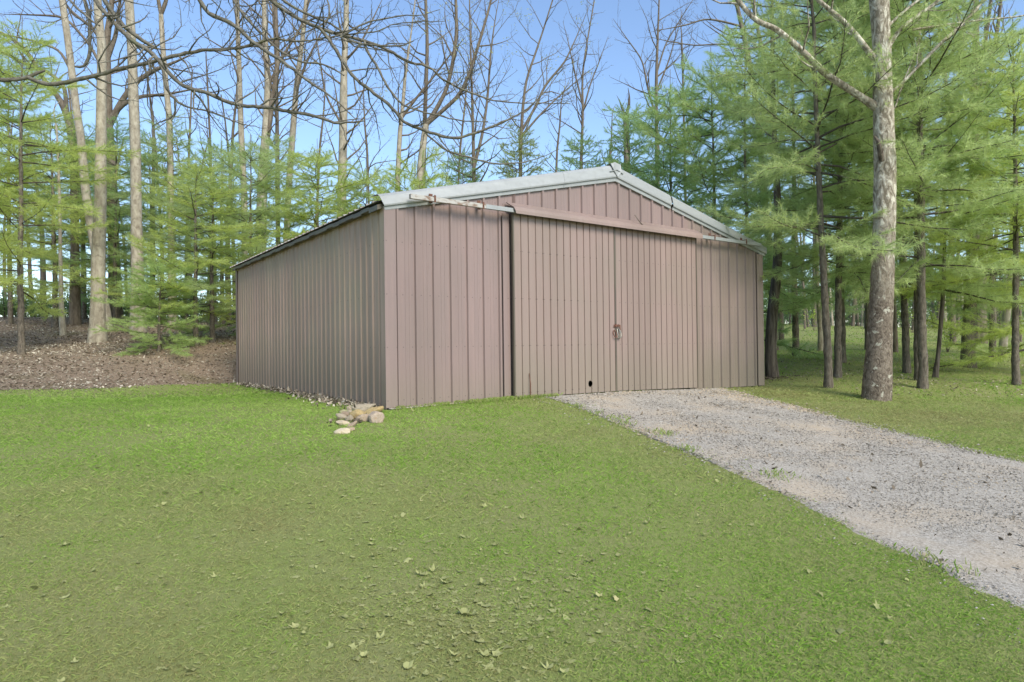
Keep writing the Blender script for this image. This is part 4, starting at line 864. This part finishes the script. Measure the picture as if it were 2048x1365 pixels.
def pine(kind, base, s=1.0, sz=None, rot=0, tilt=(0, 0), tint=(1, 1, 1), label='', group='pines around the barn'):
    b = base_on(*base); root = empty('pine_tree', b, label, 'tree', group)
    root.rotation_euler = (tilt[0], tilt[1], rot); root.scale = (s, s, sz or s)
    for o in PROTO[kind]:
        c = o if kind not in used_proto else o.copy()
        if kind in used_proto: COL.objects.link(c)
        c.parent = root; c.color = (*tint, 1)
    used_proto.add(kind); return root
LIME, MIDG, COOL, DARK = (1.12, 1.08, .78), (1, 1, 1), (.95, 1.0, .93), (.70, .82, .74)
R_ = math.radians
PN = [  # kind, base, scale, zscale, rot, tilt, tint, label
 ('tall', (1657, 776, 14), .92, -260, 0, (0, R_(-3)), MIDG, 'pine with a bare ringed trunk, nearest of the two slim pines left of the sycamore'),
 ('tall2', (1675, 755, 15.6), .86, -200, 2, (0, R_(-2)), MIDG, 'pine trunk close behind the nearest ringed pine left of the sycamore'),
 ('airy', (1684, 725, 19), 1.1, -60, 4, (0, 0), COOL, 'dark pine behind the pair of slim pines left of the sycamore'),
 ('tall2', (1845, 779, 14), .95, -330, 1.2, (0, R_(-.5)), MIDG, 'nearest pine with a thick straight trunk just right of the sycamore'),
 ('tall', (1838, 757, 15.2), .95, -200, 3.3, (0, 0), COOL, 'twin pine trunk hidden half behind the thick straight pine right of the sycamore'),
 ('airy', (1814, 748, 17), .95, -100, 5, (0, R_(-1.5)), MIDG, 'slim dark pine leaning left between the sycamore and the thick straight pine'),
 ('tall', (2033, 768, 14.5), .85, 60, 2.6, (0, R_(-.5)), LIME, 'slim pine with a ringed green trunk at the right edge of the photo'),
 ('airy', (1592, 690, 22), 1.15, 40, .7, (0, 0), MIDG, 'bushy pine behind the shaggy trunk, its boughs touching the right roof edge'),
 ('airy', (1735, 680, 24), 1.0, -40, 5.1, (0, 0), COOL, 'tall pine filling the gap behind the sycamore'),
 ('airy', (1985, 700, 21), 1.05, 90, 3.9, (0, 0), MIDG, 'full pine behind the stout trunk at the far right'),
 ('mid', (2110, 740, 17), 1.2, 150, 5.4, (0, 0), LIME, 'bright green pine reaching in from beyond the right edge of the photo'),
 ('tall2', (1500, 640, 21), .80, 50, 3.0, (0, 0), COOL, 'dense pine rising directly behind the right end of the barn roof'),
 ('mid', (1430, 640, 22), 1.05, 130, 1.9, (0, 0), COOL, 'rounded pine behind the right roof slope'),
 ('mid', (1345, 640, 24), 1.05, 170, 4.4, (0, 0), (.84, .95, .88), 'dark bushy pine behind the middle of the right roof slope'),
 ('cone', (1262, 640, 26), 1.0, 215, 2.2, (0, 0), (.84, .95, .88), 'dark pine standing right behind the roof peak'),
 ('cone', (1172, 640, 27), .95, 270, .4, (0, 0), DARK, 'dark blue green pine left of the roof peak'),
 ('cone', (1040, 640, 27), .92, 262, 3.5, (0, 0), (.80, .78, .62), 'cone shaped olive pine over the left roof slope'),
 ('cone', (930, 640, 27), .9, 300, 5.5, (0, 0), DARK, 'dark pine between the forked pale tree and the cone shaped pine'),
 ('low', (838, 640, 22), 1.0, 325, 1.0, (0, 0), LIME, 'bright yellow green pine top above the left end of the roof'),
 ('mid', (735, 650, 24), .8, 340, 2.9, (0, 0), MIDG, 'low green pine top over the left corner of the barn'),
 ('mid', (640, 650, 23), .95, 300, .2, (0, 0), LIME, 'lime green pine over the middle of the left roof edge'),
 ('airy', (560, 650, 24), .8, 270, 4.0, (0, 0), MIDG, 'loose pine behind the stout twin trunk'),
 ('mid', (505, 650, 22), .95, 290, 5.9, (0, 0), MIDG, 'pine over the back corner of the barn'),
 ('airy', (392, 690, 19.5), .80, 330, 1.5, (0, 0), LIME, 'bushy pine with low sweeping boughs, nearest pine left of the barn'),
 ('airy', (425, 685, 20.5), .85, 340, 3.1, (0, 0), MIDG, 'slim pine between the bushy low pine and the back corner of the barn'),
 ('low', (318, 700, 18.6), .62, 520, 4.4, (0, 0), (1.0, 1.05, .95), 'small spreading pine low on the bank in front of the second poplar'),
 ('tall', (343, 650, 27), 1.0, 250, .9, (0, 0), MIDG, 'pine with a thick dark trunk on the crest between the second poplar and the barn'),
 ('airy', (43, 711, 18.5), .95, 60, 2.0, (0, 0), LIME, 'pine with a lichen grey foot standing nearest the lawn at far left'),
 ('tall2', (-50, 690, 19), .85, 20, 4.2, (0, 0), LIME, 'yellow green pine reaching in from the left edge of the photo'),
 ('airy', (110, 650, 26), 1.15, 240, 5.2, (0, 0), LIME, 'dark trunked pine behind the thin pale sapling'),
 ('tall', (20, 645, 27), 1.1, 120, 1.1, (0, 0), MIDG, 'pine with a broad dark trunk on the crest at the left edge'),
 ('airy', (232, 650, 27), 1.0, 240, 2.5, (0, 0), (.8, .9, .85), 'pine seen between the two straight poplars'),
 ('airy', (305, 655, 29), 1.0, 300, 4.9, (0, 0), COOL, 'thin pine on the crest just left of the thick dark pine trunk'),
 ('airy', (445, 645, 28), 1.0, 280, 3.7, (0, 0), COOL, 'pine on the crest behind the slim pine at the barn corner'),
 ('tall', (168, 650, 30), 1.1, 260, .3, (0, 0), COOL, 'far pine left of the flared poplar on the crest'),
]
HG = {'tall': 11, 'tall2': 13, 'mid': 8, 'low': 5.2, 'airy': 10, 'cone': 7.5}
for kd, bs, s_, top, ro, ti, tn, lb in PN: pine(kd, bs, s_, (P(bs[0], top, bs[2])[2]-base_on(*bs)[2])/HG[kd], ro, ti, tn, lb)
for kk, obs in PROTO.items():
    assert kk in used_proto, kk

# --- hanging sycamore limbs overhead: a tree outside the picture on the left
DS = 7.6
tb = P(-1150, 760, 8.5); tb = np.array([tb[0], tb[1], float(G(tb[0], tb[1])[0])])
hang = empty('sycamore_tree', tb, 'sycamore outside the left edge whose dark crooked boughs hang across the top of the photo', 'tree')
mb = MB(); crown_h = tb+np.array([.2, .3, 7.5]); o_, r_ = smooth_path([tb-[0, 0, .2], tb+[0, 0, .6], tb+[.1, 0, 3.0], crown_h, crown_h+[.3, .2, 3]], [.36, .29, .25, .2, .1], 20); mb.tube(o_, r_, 16, True, .06)
fin(mb, 'trunk', M_SYC, hang)
L1 = [crown_h*.5+(tb+[.1, 0, 3.0])*.5, P(-500, -20, 8.2), P(-200, -150, 8), P(100, -190, 7.9), P(400, -170, 7.8), P(620, -120, 7.7)]
OB = [
 ([(-60, 158, 11), (0, 159, 10), (51, 155, 9), (75, 148, 8), (92, 140, 4)], .9, 'b1'),
 ([(55, 156, 8), (85, 167, 9), (113, 169, 9.5), (147, 162, 9.5), (174, 154, 9), (205, 145, 8.5), (239, 137, 8.5), (280, 130, 8.5), (314, 120, 8.5), (359, 109, 8), (410, 101, 7.5), (462, 99, 7), (506, 92, 6.5), (533, 80, 6.5), (547, 73, 5.5), (580, 80, 4.5), (615, 82, 4), (700, 68, 3.5), (753, 67, 3), (777, 48, 2.6), (838, 44, 2), (886, 44, 1.5)], .8, ''),
 ([(180, -60, 9), (191, 0, 9), (208, 27, 9), (239, 58, 9), (273, 85, 9), (297, 99, 9), (318, 120, 9), (331, 137, 9), (349, 161, 8.5), (369, 176, 8), (410, 185, 8), (444, 198, 8), (492, 214, 7.5), (530, 217, 7.5), (581, 222, 7), (632, 236, 6.5), (670, 246, 5.5), (729, 243, 2.5)], .75, 't'),
 ([(194, -60, 9), (203, 0, 9), (222, 24, 9), (246, 51, 9), (280, 79, 8.5), (314, 99, 7)], 1.0, 't'),
 ([(165, -60, 7.5), (168, 0, 7.5), (176, 34, 7.5), (178, 68, 7.5), (179, 103, 7.5), (176, 128, 7), (168, 136, 6), (150, 130, 4)], .9, 't'),
 ([(314, 118, 6.5), (325, 147, 6.5), (335, 178, 6), (352, 202, 6), (376, 215, 4), (427, 229, 3.5), (479, 243, 2.5), (530, 255, 1.5)], .8, ''),
 ([(350, 200, 5), (349, 222, 4), (342, 235, 4), (325, 240, 3), (308, 250, 2)], .6, ''),
 ([(370, -60, 9), (393, 0, 9), (420, 27, 9), (455, 44, 9), (489, 68, 8.5), (509, 89, 8), (547, 113, 7.5), (581, 137, 7), (622, 164, 6), (656, 191, 4.5), (680, 208, 3.5), (711, 239, 2)], .7, 't'),
 ([(440, -60, 6), (462, 0, 6), (486, 27, 6), (523, 68, 5.5), (560, 105, 5), (600, 130, 4), (650, 128, 4), (690, 150, 3)], .7, 't'),
 ([(500, -60, 8), (533, 0, 8), (598, 38, 8), (650, 60, 8), (700, 72, 7.5), (745, 90, 7), (770, 99, 6.5), (814, 127, 6), (859, 133, 5.5), (883, 161, 5), (924, 181, 4.5), (975, 198, 4), (1026, 207, 3), (1095, 207, 2.2), (1140, 208, 1.5)], .7, 't'),
 ([(640, 56, 7), (657, 79, 7), (684, 127, 7), (705, 157, 7), (742, 185, 7), (780, 212, 7), (811, 246, 7), (852, 263, 7), (903, 274, 6.5), (958, 263, 5.5), (1009, 246, 4.5), (1054, 222, 3), (1091, 185, 2), (1130, 130, 1.4)], .6, ''),
 ([(730, 84, 6), (733, 96, 6), (753, 130, 5.5), (777, 174, 5), (804, 209, 4.5), (855, 229, 3.5), (924, 243, 3), (975, 243, 2)], .65, ''),
 ([(850, 262, 4), (889, 298, 4.5), (941, 318, 4.5), (992, 328, 4), (1036, 332, 3), (1077, 318, 2), (1120, 300, 1.5)], .55, ''),
 ([(684, 74, 5), (735, 46, 4), (804, 32, 3), (841, 32, 2), (880, 20, 1.5)], .6, ''),
 ([(694, 84, 5), (750, 94, 4), (800, 93, 3.5), (828, 82, 2)], .55, ''),
 ([(500, -60, 6), (560, 0, 6), (610, 28, 6), (655, 45, 5), (700, 68, 4)], .7, 't'),
 ([(640, -40, 4), (665, 20, 4), (650, 50, 3.5), (600, 75, 2.5), (540, 98, 1.5)], .8, 't'),
 ([(120, -60, 5), (133, 0, 5), (160, 25, 5), (185, 45, 4), (200, 52, 3)], .9, 't'),
]
rs = np.random.default_rng(99); lim = MB(); bro = []
o_, r_ = smooth_path(L1, [.15, .14, .12, .10, .085, .06], 26); lim.tube(o_, r_, 10, True, .05)
fin(lim, 'limb', M_LIMB, hang)
lim = MB(); o_, r_ = smooth_path([tb+[.1, 0, 3.4], P(-600, 120, 8.0), P(-300, 165, 7.8), P(-60, 158, 7.6)], [.11, .08, .06, .034], 18); lim.tube(o_, r_, 9, True, .05); fin(lim, 'limb', M_LIMB, hang)
for j, (pl_, tsp, fl) in enumerate(OB):
    dz = .25*math.sin(j*1.7) if fl == 't' else 0
    q = np.array(pl_, float); s_ = np.concatenate([[0], np.cumsum(np.hypot(np.diff(q[:, 0]), np.diff(q[:, 1])))])
    pts = [P(a_[0]+rs.normal(0, 2.0), a_[1]+rs.normal(0, 2.0), DS+dz+(.0012*s_[i])*math.sin(j*2.1+1)) for i, a_ in enumerate(q)]; rad = q[:, 2]/2*DS/F_PX*.90
    if fl == 't':
        i0 = np.argmin(np.linalg.norm(o_-pts[0], axis=1)); LL, _r = smooth_path(L1, [.1]*6, 40); i0 = np.argmin(np.linalg.norm(LL-pts[0], axis=1)); pts = [LL[i0]]+pts; rad = np.append(rad[0]*1.2, rad)
    po, ro = smooth_path(pts, rad, len(pts)*4); po[1:-1] += rs.normal(0, .003, po[1:-1].shape); ro *= 1+.10*np.sin(np.arange(len(ro))*2.3+j)
    mb = MB(); mb.tube(po, np.maximum(ro, .0035), 8, True, .12); br_o = fin(mb, 'branch', M_LIMB, hang)
    tw = MB(); grow(tw, po, ro, 3, rs, .10/tsp*.8, .22, .85, .04, .12, .0022, 4, .24, .8); sb = fin(tw, 'twigs', M_LIMB, br_o) if tw.v else None

# --- young shrubs with bright leaves on the right lawn
def shrub(px, py, d, hgt, label, seed, rad_=.4, nlf=260, sz_=.05, tint=(.8, 1.0, .5)):
    rs = np.random.default_rng(seed); b = base_on(px, py, d); root = empty('young_shrub', b, label, 'shrub'); st = MB(); ends = []
    for i in range(7):
        c = wander(b+[rs.normal(0, .03), rs.normal(0, .03), 0], [rs.normal(0, .35), rs.normal(0, .35), 1], hgt*(.6+.5*rs.random()), 6, .12, .05, rs); st.tube(c, np.linspace(.01, .003, 7), 4, False); ends += list(c[3:])
        grow(st, c, np.linspace(.01, .003, 7), 1, rs, .2, .4, .8, .05, .3, .003, 3, .15, .4, ends)
    fin(st, 'stems', M_GBARK, root); ends = np.array(ends); N = nlf; c0 = ends[rs.integers(0, len(ends), N)]+rs.normal(0, .09, (N, 3)); a = rs.normal(size=(N, 3)); a /= np.linalg.norm(a, axis=1)[:, None]; b_ = np.cross(a, rs.normal(size=(N, 3))); b_ /= np.linalg.norm(b_, axis=1)[:, None]
    s_ = sz_*(.5+rs.random((N, 1))); V = np.stack([c0-b_*s_*.4, c0+a*s_, c0+b_*s_*.4, c0-a*s_], 1); C = np.ones((N, 4, 4), np.float32); C[..., 0] = rs.random((N, 1)); lv = MB(); lv.add(V.reshape(-1, 3), np.arange(N*4).reshape(N, 4), C.reshape(-1, 4)); o = fin(lv, 'leaves', M_BUD, root, False); o.color = (*tint, 1)
shrub(1895, 690, 23, 1.3, 'bright yellow green young shrub left of the stout flared trunk', 1)
shrub(1902, 650, 30, 2.2, 'taller airy green shrub behind the small bright one', 2, nlf=200)
shrub(1628, 650, 36, 1.6, 'small yellow green shrub far off beside the front pine trunks', 3)
shrub(1825, 660, 34, 1.6, 'pale green shrub far off between the sycamore and the thick pine', 4, nlf=200)
shrub(1535, 690, 28, 1.8, 'light green shrub just behind the right end of the barn', 5)
shrub(2012, 655, 38, 1.6, 'low green shrub far away at the right edge of the lawn', 6, nlf=300, tint=(.45, .6, .35))
# --- far trunks beyond the lawn (one can tell them apart) and the woodland mass
FT = {}
def far_tree(px, py, d, w_, hgt, mat, seed, label):
    b = base_on(px, py, d); root = empty('woodland_tree', b, label, 'tree', 'far trunks at the edge of the wood'); rs = np.random.default_rng(seed); key = (seed % 4, mat.name)
    if key not in FT:
        c = wander([0, 0, -.2], [rs.normal(0, .05), rs.normal(0, .05), 1], 10, 9, .04, .03, rs); mb = MB(); r = np.linspace(.12, .03, 10); mb.tube(c, r, 7, True, .08); t1 = mb.build('trunk', mat, None, True)
        cm = MB(); grow(cm, c[4:], r[4:], 2, rs, .5, .4, .9, .1, 0, .01, 4, .15, 2.2); t2 = cm.build('branches', M_TWIG, None, True); FT[key] = (t1, t2); lst = (t1, t2)
    else:
        lst = [o.copy() for o in FT[key]]; [COL.objects.link(o) for o in lst]
    for o in lst: o.parent = root
    k_ = w_/2*d/F_PX/.12; root.scale = (k_, k_, hgt/10); root.rotation_euler = (0, 0, rs.random()*6)
rs = np.random.default_rng(5)
FL = 'slender grey or brown trunk at the far edge of the wood beyond the right lawn'
for i, px in enumerate([1582, 1600, 1607, 1592, 1618, 1706, 1712, 1722, 1733, 1797, 1806, 1826, 1858, 1866, 1906, 1920, 1975, 1984, 1995, 2042, 2050, 1655, 1695, 1815, 1880, 1930]):
    d = 34+rs.random()*16; far_tree(px, 0, d, 5+6*rs.random(), 9+4*rs.random(), [M_DBARK, M_GBARK, M_PBARK][i % 3], i, FL.replace('grey or brown', ['pale', 'grey', 'dark brown'][i % 3]))
FL = 'slender trunk on the crest of the bank far behind the left pines'
for i, px in enumerate([5, 62, 82, 140, 160, 215, 252, 295, 322, 362, 378, 408, 452, 465]):
    d = 30+rs.random()*7; b = base_on(px, 0, d); far_tree(px, 0, d, 6+7*rs.random(), 9+4*rs.random(), [M_GBARK, M_PBARK][i % 2], i+40, FL.replace('slender', ['slender grey', 'slender dark brown'][i % 2]))
# undergrowth and distant woodland: leaf masses nobody could count
def mass(name, items, tint, leaf, label=None):
    rs = np.random.default_rng(len(items)); lv = MB(); st = MB()
    for (px, d, w_, h_, nl_) in items:
        b = base_on(px, 0, d); N = nl_; u = rs.normal(size=(N, 3)); u /= np.linalg.norm(u, axis=1)[:, None]; rr_ = rs.random((N, 1))**.4
        lump = 1+.35*np.sin(u[:, :1]*4+px)*np.cos(u[:, 2:]*5+d)
        c0 = b+u*rr_*lump*np.array([w_, w_, h_*.5])+[0, 0, h_*.45]; a = rs.normal(size=(N, 3)); a /= np.linalg.norm(a, axis=1)[:, None]; b_ = np.cross(a, rs.normal(size=(N, 3))); b_ /= np.linalg.norm(b_, axis=1)[:, None]
        s_ = leaf*(.5+rs.random((N, 1))); V = np.stack([c0-b_*s_*.35, c0+a*s_, c0+b_*s_*.35, c0-a*s_], 1); C = np.ones((N, 4, 4), np.float32); C[..., 0] = np.clip(rs.normal(.4, .25, (N, 1)), 0, 1)
        lv.add(V.reshape(-1, 3), np.arange(N*4).reshape(N, 4), C.reshape(-1, 4))
        for q in range(4):
            c = wander(b+[rs.normal(0, w_*.4), rs.normal(0, w_*.4), -.1], [rs.normal(0, .3), rs.normal(0, .3), 1], h_*1.2, 5, .1, 0, rs); st.tube(c, np.linspace(.025, .008, 6), 4, False)
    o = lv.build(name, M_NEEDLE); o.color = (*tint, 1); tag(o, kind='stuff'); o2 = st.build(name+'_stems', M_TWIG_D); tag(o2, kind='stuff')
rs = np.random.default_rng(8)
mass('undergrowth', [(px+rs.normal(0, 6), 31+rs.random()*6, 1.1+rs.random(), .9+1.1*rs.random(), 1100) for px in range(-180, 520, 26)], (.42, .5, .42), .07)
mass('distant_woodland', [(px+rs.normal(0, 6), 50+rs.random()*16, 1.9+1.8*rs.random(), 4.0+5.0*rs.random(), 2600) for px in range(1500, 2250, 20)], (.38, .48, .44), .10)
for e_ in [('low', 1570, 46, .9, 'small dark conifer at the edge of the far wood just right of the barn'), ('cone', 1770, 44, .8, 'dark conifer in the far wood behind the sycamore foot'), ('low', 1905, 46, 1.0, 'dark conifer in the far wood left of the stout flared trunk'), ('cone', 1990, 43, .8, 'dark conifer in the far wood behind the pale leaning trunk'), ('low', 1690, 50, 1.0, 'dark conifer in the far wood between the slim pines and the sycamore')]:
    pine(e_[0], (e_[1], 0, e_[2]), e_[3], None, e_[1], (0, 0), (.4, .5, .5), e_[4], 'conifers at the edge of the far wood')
bpy.context.view_layer.update()
